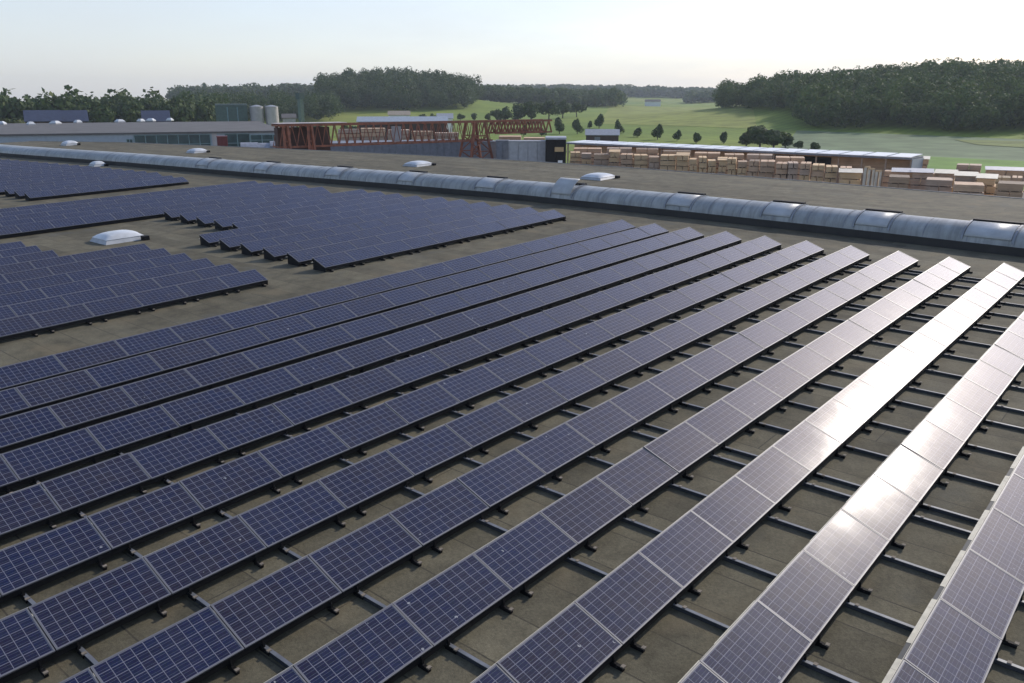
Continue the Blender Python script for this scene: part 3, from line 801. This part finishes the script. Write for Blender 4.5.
# left hall with pale and teal fronts
ZH = 10.2
def on_plane(u, v, z): q = ray(u, v); return CAMW+q*((z-CAM_H)/q.z)
A = on_plane(0, 134.2, ZH); B = on_plane(283, 130.5, ZH); A = A+(A-B)*.9; Q, dd, nn = rect(A, B, 92)
lh = thing('factory_hall', 'low grey roofed hall with pale blue and dark green glass front on the left', 'hall')
mb = MB(); prism(mb, Q, 0, ZH-.4); mb.build('wall', M_CLAD, lh)
mb = MB(); Q2, _, _ = rect(A-Vector((nn.x, nn.y, 0))*.5, B-Vector((nn.x, nn.y, 0))*.5, 93); prism(mb, Q2, ZH-.4, ZH); mb.build('roof', M_GREYROOF, lh)
LN = (B-A).length
def on_front(u):                              # distance along the front where the ray at column u meets it
    r_ = ray(u, 97); det = dd.x*(-r_.y)-(-r_.x)*dd.y
    return ((CAMW.x-A.x)*(-r_.y)-(-r_.x)*(CAMW.y-A.y))/det
for (u0, u1, z0, z1) in ((129, 206, 5.0, 9.5), (221, 246, 5.0, 9.5), (247, 281, 6.6, 9.2), (121, 127, 6.4, 8.6)):
    s0, s1 = on_front(u0), on_front(u1); o = Vector((-nn.x, -nn.y, 0))*.06
    mb = MB(); p0 = A+Vector((dd.x, dd.y, 0))*s0+o; p1 = A+Vector((dd.x, dd.y, 0))*s1+o
    mb.face([(p0.x,p0.y,z0),(p1.x,p1.y,z0),(p1.x,p1.y,z1),(p0.x,p0.y,z1)])
    w = mb.build('window', M_TEAL, lh)
    mb = MB(); n = max(2, int((s1-s0)/2.4))
    for k in range(n+1):
        p = p0.lerp(p1, k/n)+o; mb.bar((p.x, p.y, z0), (p.x, p.y, z1), .14)
    for z in (z0, (z0+z1)/2, z1): mb.bar(Vector((p0.x, p0.y, z))+o, Vector((p1.x, p1.y, z))+o, .12)
    mb.build('mullions', M_TEALBAR, w)
mb = MB(); s0, s1 = on_front(208), on_front(213)
p0 = A+Vector((dd.x, dd.y, 0))*s0+o*2; p1 = A+Vector((dd.x, dd.y, 0))*s1+o*2
mb.face([(p0.x,p0.y,4),(p1.x,p1.y,4),(p1.x,p1.y,9.7),(p0.x,p0.y,9.7)]); mb.build('pale_pier', M_CONC, lh)
for n, (u, v) in enumerate(((1, 124.5), (31, 125), (55.5, 124), (78, 123), (120, 122.3), (141, 121.7), (151, 121.3), (170, 120.8))):
    q = ray(u, v); s = (ZH-CAM_H)/q.z; p = CAMW+q*s
    t = thing('dome_skylight', f'tiny white rooflight on the left hall roof, {ORD[n+1]} from the left edge', 'skylight', (p.x, p.y, ZH), random.random(), 'rooflights on the left hall')
    w = 2.0 if n % 2 else 2.6
    mb = MB(); mb.box(-w/2, w/2, -w/2, w/2, .003, .35); mb.build('curb', M_CURB, t)
    mb = MB(); mb.hexa([(-w/2,-w/2,.35),(w/2,-w/2,.35),(w/2,w/2,.35),(-w/2,w/2,.35)], [(-w/4,-w/4,1.0),(w/4,-w/4,1.0),(w/4,w/4,1.0),(-w/4,w/4,1.0)]); mb.build('dome', M_DOME, t)

def shed(name, label, cat, u0, u1, D, zeave, zridge, depth, mwall, mroof, group=None, D1=None, over=.4):
    a = at(u0, 97, D); b = at(u1, 97, D1 or D); q, d, n = rect(a, b, depth)
    t = thing(name, label, cat, group=group); mb = MB()
    d3 = Vector((d.x, d.y, 0)); n3 = Vector((n.x, n.y, 0)); a = Vector((a.x, a.y, 0)); b = Vector((b.x, b.y, 0))
    z = Vector((0, 0, 1))
    prism(mb, q, 0, zeave-.02)
    for e in (a, b): mb.face([e+z*(zeave-.02), e+n3*depth+z*(zeave-.02), e+n3*depth/2+z*zridge])
    mb.build('wall', mwall, t)
    mb = MB()
    for s in (0, 1):
        e0 = (a-d3*over-n3*over if s == 0 else a-d3*over+n3*(depth+over))+z*(zeave-.15); e1 = e0+d3*((b-a).length+2*over)
        r0 = a-d3*over+n3*depth/2+z*zridge; r1 = r0+d3*((b-a).length+2*over)
        f = [e0, e1, r1, r0] if s == 0 else [r0, r1, e1, e0]
        mb.hexa([p+z*.03 for p in f], [p+z*.2 for p in f])
    mb.build('roof', mroof, t)
    return t, a, b, d3, n3
def panes(t, a, d3, n3, spots, m=None, off=.05):
    for (s0, s1, z0, z1) in spots:
        mb = MB(); p0 = a+d3*s0-n3*off; p1 = a+d3*s1-n3*off
        mb.hexa([(p0.x,p0.y,z0),(p1.x,p1.y,z0),(p1.x+n3.x*.04,p1.y+n3.y*.04,z0),(p0.x+n3.x*.04,p0.y+n3.y*.04,z0)],
                [(p0.x,p0.y,z1),(p1.x,p1.y,z1),(p1.x+n3.x*.04,p1.y+n3.y*.04,z1),(p0.x+n3.x*.04,p0.y+n3.y*.04,z1)])
        mb.build('window', m or M_GLASSW, t)
# low barns with dark panel roofs in front of the tree line
for (u0, u1, D, lab) in ((23, 56, 330, 'dark barn with panelled roof before the tree line, leftmost'), (57, 83, 335, 'dark barn with panelled roof, joined right of the leftmost barn'), (141, 166, 350, 'dark barn with panelled roof standing alone before the tree line')):
    t, a, b, d3, n3 = shed('barn', lab, 'barn', u0, u1, D, zrow(u0, 121.5, D), zrow(u0, 113, D)+.6, 14, M_BROWN, M_PV, 'dark barns before the tree line', over=.8)
    Lb = (b-a).length; panes(t, a, d3, n3, [(Lb*.2, Lb*.35, 4, 6.5), (Lb*.55, Lb*.7, 4, 6.5)])
# green plant building and two silos
t = thing('plant_building', 'green painted plant building beside the two silos', 'building')
a = at(214, 97, 330); b = at(246, 97, 330); q, d, n = rect(a, b, 12); mb = MB(); prism(mb, q, 0, zrow(230, 105.5, 330)); mb.build('wall', M_GREEN, t)
mb = MB(); q2, _, _ = rect(a-Vector((n.x, n.y, 0))*.3, b-Vector((n.x, n.y, 0))*.3, 12.6); zt = zrow(230, 105.5, 330); prism(mb, q2, zt+.003, zt+.5); mb.build('roof', simple('green_grey_roof', (.16, .2, .18), .7), t)
d3 = Vector((d.x, d.y, 0)); n3 = Vector((n.x, n.y, 0)); panes(t, Vector((a.x, a.y, 0)), d3, n3, [(4, 4.3, 2, zt-.5), (7.5, 7.8, 2, zt-.5)], M_TEALBAR)
for u, lab in ((255.5, 'tall pale concrete silo, left one of the pair'), (270.5, 'tall pale concrete silo with bright right side, right one of the pair')):
    x, y = ground_xy(u, 325); t = thing('silo', lab, 'silo', (x, y, 0), 0, 'pair of silos'); zt = zrow(u, 106.5, 325); r = 2.35
    mb = MB(); mb.tube((0,0,0), (0,0,zt), r, r, 28); mb.build('shell', M_CONC, t, smooth=False)
    mb = MB(); mb.tube((0,0,zt+.003), (0,0,zt+.55), r*1.03, .4, 28); mb.build('cap', M_LGREY, t)
    mb = MB()
    for sx in (-.25, .25): mb.bar((sx, -r-.15, 0), (sx, -r-.15, zt+1), .07)
    for k in range(26): mb.bar((-.25, -r-.15, k*zt/26), (.25, -r-.15, k*zt/26), .05)
    mb.build('ladder', M_GALV, t)
# green mast
x, y = ground_xy(300, 300); zt = zrow(300, 93, 300)
t = thing('green_mast', 'slim green mast rising behind the crane against the wood', 'mast', (x, y, 0))
mb = MB(); mb.box(-.75, .75, -.7, .7, 0, zt-2); mb.build('shaft', M_GREEN, t)
mb = MB(); mb.box(-1.1, 1.1, -1., 1., zt-1.997, zt); mb.build('head', simple('dark_green_metal', (.06, .10, .085), .6), t)
# low buildings behind the crane
t, a, b, d3, n3 = shed('flat_shed', 'long shed with pale blue grey roof behind the orange crane', 'shed', 357, 446, 268, zrow(400, 121.5, 268), zrow(400, 117.5, 268), 12, M_BROWN, simple('pale_blue_roof', (.34, .38, .41), .5), over=.6)
t, a, b, d3, n3 = shed('house', 'small white house beside the dark tree on the slope', 'house', 437, 452, 330, zrow(445, 118.5, 330), zrow(445, 114, 330), 9, M_WHITE, M_LGREY)
panes(t, a, d3, n3, [(1, 2, 5, 6.5), (3.2, 4.2, 5, 6.5)])
t, a, b, d3, n3 = shed('house', 'low house with tan roof left of the slope trees', 'house', 388, 409, 345, zrow(398, 115, 345), zrow(398, 111.5, 345), 9, M_WHITE, simple('tan_roof', (.36, .30, .22), .8))
panes(t, a, d3, n3, [(1, 2.2, 5, 6.5), (4, 5, 5, 6.5)])
t, a, b, d3, n3 = shed('house', 'pale low building beside the silos before the wood', 'house', 281, 294, 330, zrow(287, 118, 330), zrow(287, 114.5, 330), 10, M_LGREY, M_GREYROOF)
panes(t, a, d3, n3, [(1, 2, 5, 6.5)])
DF = 1100
zb = tz(*ground_xy(652, DF))
x, y = ground_xy(645, DF); 
t = thing('farmhouse', 'white farmhouse at the wood edge above the meadow', 'house'); a = at(645, 97, DF); b = at(661, 97, DF); q, d, n = rect(a, b, 12)
zt = zrow(652, 101.5, DF); mb = MB(); prism(mb, q, zb-3, zt); mb.build('wall', M_WHITE, t)
mb = MB(); z = Vector((0,0,1)); d3 = Vector((d.x,d.y,0)); n3 = Vector((n.x,n.y,0)); a0 = Vector((a.x,a.y,zt)); b0 = Vector((b.x,b.y,zt))
mb.face([a0-n3, b0-n3, b0+n3*6+z*2.6, a0+n3*6+z*2.6]); mb.face([a0+n3*13, a0+n3*6+z*2.6, b0+n3*6+z*2.6, b0+n3*13]); mb.build('roof', M_GREYROOF, t)
t, a, b, d3, n3 = shed('barn', 'small barn with flat pale roof among the young field trees', 'barn', 587, 620, 300, zrow(603, 135, 300), zrow(603, 131, 300)+.3, 9, M_BROWN, M_LGREY)
panes(t, a, d3, n3, [(3, 5, 3, 5)], M_GREYW)

# orange gantry crane: lattice beam, tower at the left, A-frame leg at the right
crane = thing('gantry_crane', 'long rusty orange lattice gantry crane spanning the yard behind the roof', 'crane')
ca, cb = at(276, 97, 141), at(552, 97, 168); ca.z = cb.z = 0
cdir = (cb-ca).normalized(); cn = Vector((-cdir.y, cdir.x, 0)); CL = (cb-ca).length
if cn.dot(Vector((ca.x-CAMW.x, ca.y-CAMW.y, 0))) < 0: cn = -cn
zt, zb_ = zrow(277, 125, 141)-.1, zrow(277, 125, 141)-3.5
def cp(s, z, o=0.): return ca+cdir*s+cn*o+Vector((0,0,z))
def on_crane(u):
    r_ = ray(u, 97); det = cdir.x*(-r_.y)-(-r_.x)*cdir.y
    return ((CAMW.x-ca.x)*(-r_.y)-(-r_.x)*(CAMW.y-ca.y))/det
GW = 3.0
mb = MB()
for o in (0, GW):
    mb.bar(cp(0, zt, o), cp(CL, zt, o), .26, .34); mb.bar(cp(0, zb_, o), cp(on_crane(492), zb_, o), .24, .3)
mb.build('chord', M_ORANGE, crane)
mb = MB(); n = 38
for o in (0, GW):
    for k in range(n):
        s0, s1 = CL*k/n, CL*(k+1)/n
        if s1 < on_crane(495):
            mb.bar(cp(s0, zb_, o), cp((s0+s1)/2, zt, o), .10); mb.bar(cp((s0+s1)/2, zt, o), cp(s1, zb_, o), .10)
        else:
            mb.bar(cp(s0, zt-2.2, o), cp((s0+s1)/2, zt, o), .22); mb.bar(cp((s0+s1)/2, zt, o), cp(s1, zt-2.2, o), .22)
    mb.bar(cp(on_crane(495), zt-2.2, o), cp(CL, zt-2.2, o), .3)
for k in range(n+1): mb.bar(cp(CL*k/n, zt, 0), cp(CL*k/n, zt, GW), .16); mb.bar(cp(min(CL*k/n, on_crane(492)), zb_, 0), cp(min(CL*k/n, on_crane(492)), zb_, GW), .16)
mb.build('lattice', M_ORANGE, crane)
mb = MB(); s1 = on_crane(345); mb.hexa([cp(0, zt+.24, -.2), cp(s1, zt+.24, -.2), cp(s1, zt+.24, GW+.2), cp(0, zt+.24, GW+.2)], [cp(0, zt+.34, -.2), cp(s1, zt+.34, -.2), cp(s1, zt+.34, GW+.2), cp(0, zt+.34, GW+.2)]); mb.build('walkway', simple('pale_pink_grating', (.62, .52, .48), .6), crane)
for (ua, ub, ut0, ut1) in ((463, 497, 474, 484), (279, 287, 281, 285), (303, 313, 306, 309)):
    mb = MB(); sa, sb, st0, st1 = on_crane(ua), on_crane(ub), on_crane(ut0), on_crane(ut1)
    for o, of in ((0, -1.2), (GW, GW+1.2)):
        mb.bar(cp(sa, 0, of), cp(st0, zt, o), .42); mb.bar(cp(sb, 0, of), cp(st1, zt, o), .42)
        for f0, f1 in ((.2, .42), (.42, .62), (.62, .82)):
            l0 = cp(sa, 0, of).lerp(cp(st0, zt, o), f0); r1 = cp(sb, 0, of).lerp(cp(st1, zt, o), f1)
            r0 = cp(sb, 0, of).lerp(cp(st1, zt, o), f0); l1 = cp(sa, 0, of).lerp(cp(st0, zt, o), f1)
            mb.bar(l0, r1, .18); mb.bar(r0, l1, .18); mb.bar(l1, r1, .2)
    mb.build('leg', M_ORANGE, crane)
mb = MB(); s0, s1 = on_crane(278), on_crane(331)  # dark block set behind the lattice as the tower's shaded interior
mb.hexa([cp(s0, 2, GW*.5), cp(s1, 2, GW*.5), cp(s1, 2, GW), cp(s0, 2, GW)], [cp(s0, zt-.4, GW*.5), cp(s1, zt-.4, GW*.5), cp(s1, zt-.4, GW), cp(s0, zt-.4, GW)])
mb.build('dark_tower_inside', simple('dark_lattice_inside', (.075, .035, .025), .7, 0, .3, .5), crane)
mb = MB(); s0 = on_crane(399); mb.box(-.7, .7, -.5, .5, zb_+.3, zt-.6); tr = mb.build('trolley', M_LGREY, crane); tr.location = cp(s0, 0, GW*.5); tr.rotation_euler.z = math.atan2(cdir.y, cdir.x)

# grey wall and boxes under the crane
def box_thing(name, label, cat, u0, u1, D, v_top, depth, m, group=None, D1=None, lid=None, lidh=.2, z0=0.):
    a = at(u0, 97, D); b = at(u1, 97, D1 or D); q, d, n = rect(a, b, depth); zt = zrow((u0+u1)/2, v_top, ((D1 or D)+D)/2)
    t = thing(name, label, cat, group=group); mb = MB(); prism(mb, q, z0, zt); mb.build('body', m, t)
    d3 = Vector((d.x, d.y, 0)); n3 = Vector((n.x, n.y, 0)); a = Vector((a.x, a.y, 0)); b = Vector((b.x, b.y, 0))
    mb = MB(); q2, _, _ = rect(a-n3*.12-d3*.12, b-n3*.12+d3*.12, depth+.24); prism(mb, q2, zt+.003, zt+lidh); mb.build('roof', lid or m, t)
    mb = MB(); n_ = max(2, int((b-a).length/1.4))
    for k in range(n_+1):
        p = a.lerp(b, k/n_)-n3*.06; mb.bar((p.x, p.y, z0), (p.x, p.y, zt-.05), .1)
    mb.build('ribs', m, t)
    return t, a, b, d3, n3, zt
box_thing('long_shed', 'long blue grey wall of a shed under the crane beam', 'shed', 322, 497, 176, 143, 10, M_GREYW, D1=180, lid=M_GREYW)
t, a, b, d3, n3, zt = box_thing('container', 'light grey container body beside the crane leg', 'container', 509, 547, 152, 142, 3, M_LGREY, lid=M_LGREY)
box_thing('container', 'narrow darker grey container close behind the crane leg', 'container', 496, 509, 156, 141.5, 3, M_GREYW)
t, a, b, d3, n3, zt = box_thing('dark_shed', 'dark box shed at the left end of the timber rows', 'shed', 546.5, 566.5, 150, 139.5, 6, M_DARK, lid=simple('pale_roof_edge', (.4, .42, .45), .6), lidh=.35)
Lb = (b-a).length; panes(t, a, d3, n3, [(Lb*.45, Lb*.9, zt-2.1, zt-1.3)], simple('yellowish_sign', (.55, .38, .18), .6), .12)
panes(t, a, d3, n3, [(Lb*.62, Lb*.85, zt-4.4, zt-3.6)], M_WHITE, .12)
box_thing('container', 'small red container in front of the green glass hall', 'container', 213, 223, 178, 137.3, 2.5, M_RED)
# grey tarpaulin covered stacks left of the crane
for n, (u0, u1, v) in enumerate(((236, 254, 143), (254, 266, 143.5), (266, 277, 141.5))):
    a = at(u0, 97, 165); b = at(u1, 97, 165); q, d, nrm = rect(a, b, 4); zt = zrow((u0+u1)/2, v, 165)
    t = thing('covered_stack', f'grey sheeted stack left of the crane, {["leftmost","middle","rightmost darker"][n]} of three', 'stack', group='sheeted stacks left of the crane')
    mb = MB(); prism(mb, q, 0, zt-.8); mb.build('stack', M_GREYW, t)
    mb = MB(); c0 = [(a.x, a.y), (b.x, b.y)]; n3 = Vector((nrm.x, nrm.y, 0)); prev = None
    for k in range(7):
        f = k/6; h = zt-.797+.8*math.sin(math.pi*f); p0 = Vector((a.x, a.y, h))+n3*4*f; p1 = Vector((b.x, b.y, h))+n3*4*f
        if prev: mb.face([prev[0], prev[1], p1, p0])
        prev = (p0, p1)
    mb.build('tarpaulin', M_TARP, t)

# long timber shed with roof sheets, their sun glint put into the white colour
def wood_material(name, c, sc=1.):
    m, n, l, b = mat(name)
    g = n.new('ShaderNodeNewGeometry'); s = n.new('ShaderNodeSeparateXYZ'); l.new(g.outputs['Position'], s.inputs[0])
    zz = math_(n, l, 'MULTIPLY', s.outputs[2], 7.*sc); lay = math_(n, l, 'FLOOR', zz)
    ln = math_(n, l, 'LESS_THAN', math_(n, l, 'FRACT', zz), .22)
    f = noise(n, l, .7, 5, g.outputs['Position'])
    wn = n.new('ShaderNodeTexWhiteNoise'); wn.noise_dimensions = '1D'; l.new(lay, wn.inputs['W'])
    col = ramp(n, l, math_(n, l, 'ADD', math_(n, l, 'MULTIPLY', f, .7), math_(n, l, 'MULTIPLY', wn.outputs['Value'], .3)),
               [(.25, tuple(x*.72 for x in c)), (.5, c), (.75, tuple(x*1.2 for x in c))])
    l.new(mix(n, l, ln, col, tuple(x*.4 for x in c)), b.inputs['Base Color']); b.inputs['Roughness'].default_value = .8
    return m
M_WOODS = [wood_material('fresh_pine', (.72, .50, .27)), wood_material('pinkish_timber', (.62, .42, .26)), wood_material('greyed_timber', (.52, .38, .27)), wood_material('brown_timber', (.50, .34, .21))]
zs = zrow(921, 158, 166)
sa, sb = on_plane(567, 142.5, zs), at(921, 97, 166); sa.z = sb.z = 0
q, d, n = rect(sa, sb, 6.5); d3 = Vector((d.x, d.y, 0)); n3 = Vector((n.x, n.y, 0)); SL = (sb-sa).length
sh = thing('timber_shed', 'long open timber shed with bright white sheet roof behind the lumber stacks', 'shed')
mb = MB(); q2, _, _ = rect(sa+n3*3, sb+n3*3, 3.3); prism(mb, q2, 0, zs-.3); mb.build('wall', M_WOODS[1], sh)
for k in range(19):
    mb = MB(); p = sa+d3*(SL*k/18*.995+.1)+n3*.3; mb.bar((p.x, p.y, 0), (p.x, p.y, zs-.35), .25)
    mb.build('post', M_WOODS[2], sh)
mb = MB(); q3, _, _ = rect(sa-n3*.4, sb-n3*.4, 6.8); prism(mb, q3, zs-.33, zs-.02); mb.build('roof_frame', M_GREYW, sh)
NS = 18
for k in range(NS):
    s0, s1 = SL*(k+.06)/NS, SL*(k+.94)/NS
    mb = MB(); f = []
    for (s, o, z) in ((s0, -.5, zs), (s1, -.5, zs), (s1, 6.6, zs+.22), (s0, 6.6, zs+.22)):
        p = sa+d3*s+n3*o; f.append(Vector((p.x, p.y, z)))
    mb.hexa([p+Vector((0,0,.003)) for p in f], [p+Vector((0,0,.12)) for p in f]); mb.build('roof_sheet', M_WHITE, sh)
mb = MB(); e = sb+d3*.02; qq = [e-n3*.3, e+n3*6.4, e+n3*6.4+d3*.12, e-n3*.3+d3*.12]; mb.hexa([(p.x, p.y, 0) for p in qq][::-1], [(p.x, p.y, zs-.34) for p in qq][::-1]); mb.build('end_wall', M_CLAD, sh)
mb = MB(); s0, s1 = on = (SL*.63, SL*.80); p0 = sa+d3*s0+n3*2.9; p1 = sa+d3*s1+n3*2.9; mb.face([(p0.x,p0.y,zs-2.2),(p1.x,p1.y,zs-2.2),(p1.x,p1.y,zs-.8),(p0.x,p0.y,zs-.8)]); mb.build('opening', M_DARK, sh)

# lumber stacks in front of the shed
STK = 'lumber stacks behind the roof'
def stack(u0, u1, D, v_top, label, m, depth=4.5, cover=None, D1=None, group=STK):
    a = at(u0, 97, D); b = at(u1, 97, D1 or D); zt = zrow((u0+u1)/2, v_top, D); a.z = b.z = 0
    d3 = (b-a).normalized(); n3 = Vector((-d3.y, d3.x, 0)); ln = (b-a).length
    if n3.dot(Vector((a.x-CAMW.x, a.y-CAMW.y, 0))) < 0: n3 = -n3
    t = thing('lumber_stack', label, 'lumber stack', (a.x, a.y, 0), math.atan2(d3.y, d3.x)+random.uniform(-.05, .05), group)
    nb = max(2, int(zt/.95)); h = zt/nb
    for k in range(nb):
        mb = MB(); j = random.uniform(-.12, .12); cols = 2 if k % 2 else 1
        for c in range(cols):
            w = ln/cols; mb.box(c*w+.06+j, (c+1)*w-.06+j, random.uniform(-.2, .1), depth+random.uniform(-.2, .2), k*h+.13, (k+1)*h-.005)
        mb.build('timber_bundle', m if random.random() < .75 else random.choice(M_WOODS), t)
    mb = MB()
    for k in range(nb):
        for s in (.15, .5, .85): mb.box(ln*s-.06, ln*s+.06, -.1, depth, k*h+.002, k*h+.127)
    mb.build('batten', M_WOODS[2], t)
    if cover:
        mb = MB(); mb.hexa([(-.15, -.3, zt+.005), (ln+.15, -.3, zt+.005), (ln+.15, depth+.3, zt+.25), (-.15, depth+.3, zt+.25)], [(-.15, -.3, zt+.06), (ln+.15, -.3, zt+.06), (ln+.15, depth+.3, zt+.31), (-.15, depth+.3, zt+.31)]); mb.build('cover_sheet', cover, t)
    return t
u = 571.; n = 0
while u < 852:
    w = random.uniform(9, 17); n += 1; D = np.interp(u, [571, 850], [172, 143])
    v = np.interp(u, [571, 700, 850], [151.5, 158, 167.5])+random.uniform(-1.6, 2.2)
    stack(u, u+w-.8, D, v, f'tan lumber stack in the front row before the white shed, {ORD[n]} from its left end', random.choice(M_WOODS[:3]+[M_WOODS[0]]), cover=M_WOODS[0] if n in (4, 9, 13) else None)
    u += w+random.uniform(-.3, .7)
u = 575.; n = 0
while u < 800:
    w = random.uniform(20, 32); n += 1; D = np.interp(u, [571, 850], [184, 152])
    v = np.interp(u, [571, 700, 850], [147.5, 152.5, 162])+random.uniform(-1, 1)
    stack(u, u+w-.8, D, v, f'pinkish lumber stack in the rear row against the white shed, {ORD[n]} from its left end', M_WOODS[1])
    u += w+random.uniform(.5, 4)
right = [(848, 871, 139, 168.5, 0, 1, 'short lumber stack with pale sheet left of the white posts'), (899, 921, 136, 173, 3, 0, 'brown lumber stack just right of the white posts'),
         (902, 926, 148, 168, 1, 2, 'lumber stack under a grey sheet in front of the shed end'), (922, 944, 146, 168.5, 2, 2, 'lumber stack with long grey sheet right of the shed end'),
         (938, 966, 136, 176, 2, 0, 'low dark lumber stack at the roof edge, right of centre'), (946, 968, 147, 169.5, 0, 1, 'lumber stack with cream sheet near the green field'),
         (967, 989, 140, 172, 0, 1, 'lumber stack with bright cream sheet right of the cream one'), (990, 1010, 136, 174.5, 0, 1, 'lumber stack with shortest cream sheet, second from the right edge'),
         (968, 1000, 129, 181, 1, 0, 'pinkish lumber stack low at the roof edge, lower right'), (1012, 1040, 129, 180, 3, 0, 'brown lumber stack cut by the right edge'),
         (967, 993, 176, 163.5, 2, 0, 'tall greyed lumber stack standing alone against the green field'), (998, 1040, 168, 169, 2, 2, 'long grey covered stack behind the others at the right edge')]
M_GSHEET = simple('grey_cover_sheet', (.45, .45, .46), .5); M_CSHEET = simple('cream_cover_sheet', (.66, .60, .46), .55)
for (u0, u1, D, v, mi, cv, lab) in right: stack(u0, u1, D, v+(4.5 if D < 160 else 2), lab, M_WOODS[mi], cover=(None, M_CSHEET, M_GSHEET)[cv])
for n, (u0, u1, v, m_) in enumerate(((336, 358, 129.5, 2), (359, 384, 128.5, 1), (386, 408, 130, 2), (410, 432, 131.5, 1), (434, 458, 133, 1), (498, 521, 136.5, 3), (523, 545, 138, 1))):
    stack(u0, u1, 196 if n < 5 else 172, v, f'{"pinkish" if m_ == 1 else "greyed"} timber stack seen through the crane beam, {ORD[n+1]} from the left', M_WOODS[m_], group='timber stacks behind the crane')
u = 893.; n = 0
while u < 1030:
    w = random.uniform(11, 20); n += 1
    stack(u, u+w-.6, 160, np.interp(u, [893, 1030], [170.5, 178])+random.uniform(-1, 1.5), f'tan lumber stack in the middle row right of the shed end, {ORD[n]} from its left', M_WOODS[n % 3])
    u += w
# pale posts at the end of the shed
for n, (u, v, lab) in enumerate(((876, 168, 'tall pale timber post pair near the shed end, left'), (880.5, 170, 'pale timber post pair near the shed end, middle'), (888, 172, 'short pale timber post pair near the shed end, right'))):
    x, y = ground_xy(u, 137); t = thing('post_frame', lab, 'post', (x, y, 0), random.uniform(.2, .9), 'pale posts near the shed end'); zt = zrow(u, v, 137)
    for sx in (-.3, .3):
        mb = MB(); mb.box(sx-.14, sx+.14, -.14, .14, 0, zt); mb.build('post', simple('pale_planed_wood', (.68, .60, .47), .7), t)
    mb = MB(); mb.box(-.44, .44, -.13, .13, zt+.003, zt+.22); mb.build('cap', M_WOODS[0], t)
x, y = ground_xy(934, 172); 
stack(925, 938, 172, 159.5, 'jumbled heap of pale timber behind the shed end', M_WOODS[1], cover=M_CSHEET)

# ------------------------------------------------------------------ haze: one closed box round the place
HAZE = 0.00013
mb = MB(); mb.box(-4600, 4600, -4600, 4600, -16, 110)
hz = mb.build('haze', []) if False else None
me = mb.mesh('haze', []); hz = inst('haze', me); hz['kind'] = 'stuff'; hz['label'] = 'thin pale summer haze over the whole place'
hm = bpy.data.materials.new('thin_haze'); hm.use_nodes = True; hn = hm.node_tree.nodes
for x in list(hn):
    if x.type != 'OUTPUT_MATERIAL': hn.remove(x)
pv = hn.new('ShaderNodeVolumePrincipled'); pv.inputs['Color'].default_value = (.82, .91, 1.0, 1); pv.inputs['Density'].default_value = HAZE; pv.inputs['Anisotropy'].default_value = .2
hm.node_tree.links.new(pv.outputs[0], [x for x in hn if x.type == 'OUTPUT_MATERIAL'][0].inputs['Volume'])
me.materials.append(hm); hz.display_type = 'WIRE'

# ------------------------------------------------------------------ move everything built on the roof into the world
for o in ROOF: o.matrix_basis = M @ o.matrix_basis
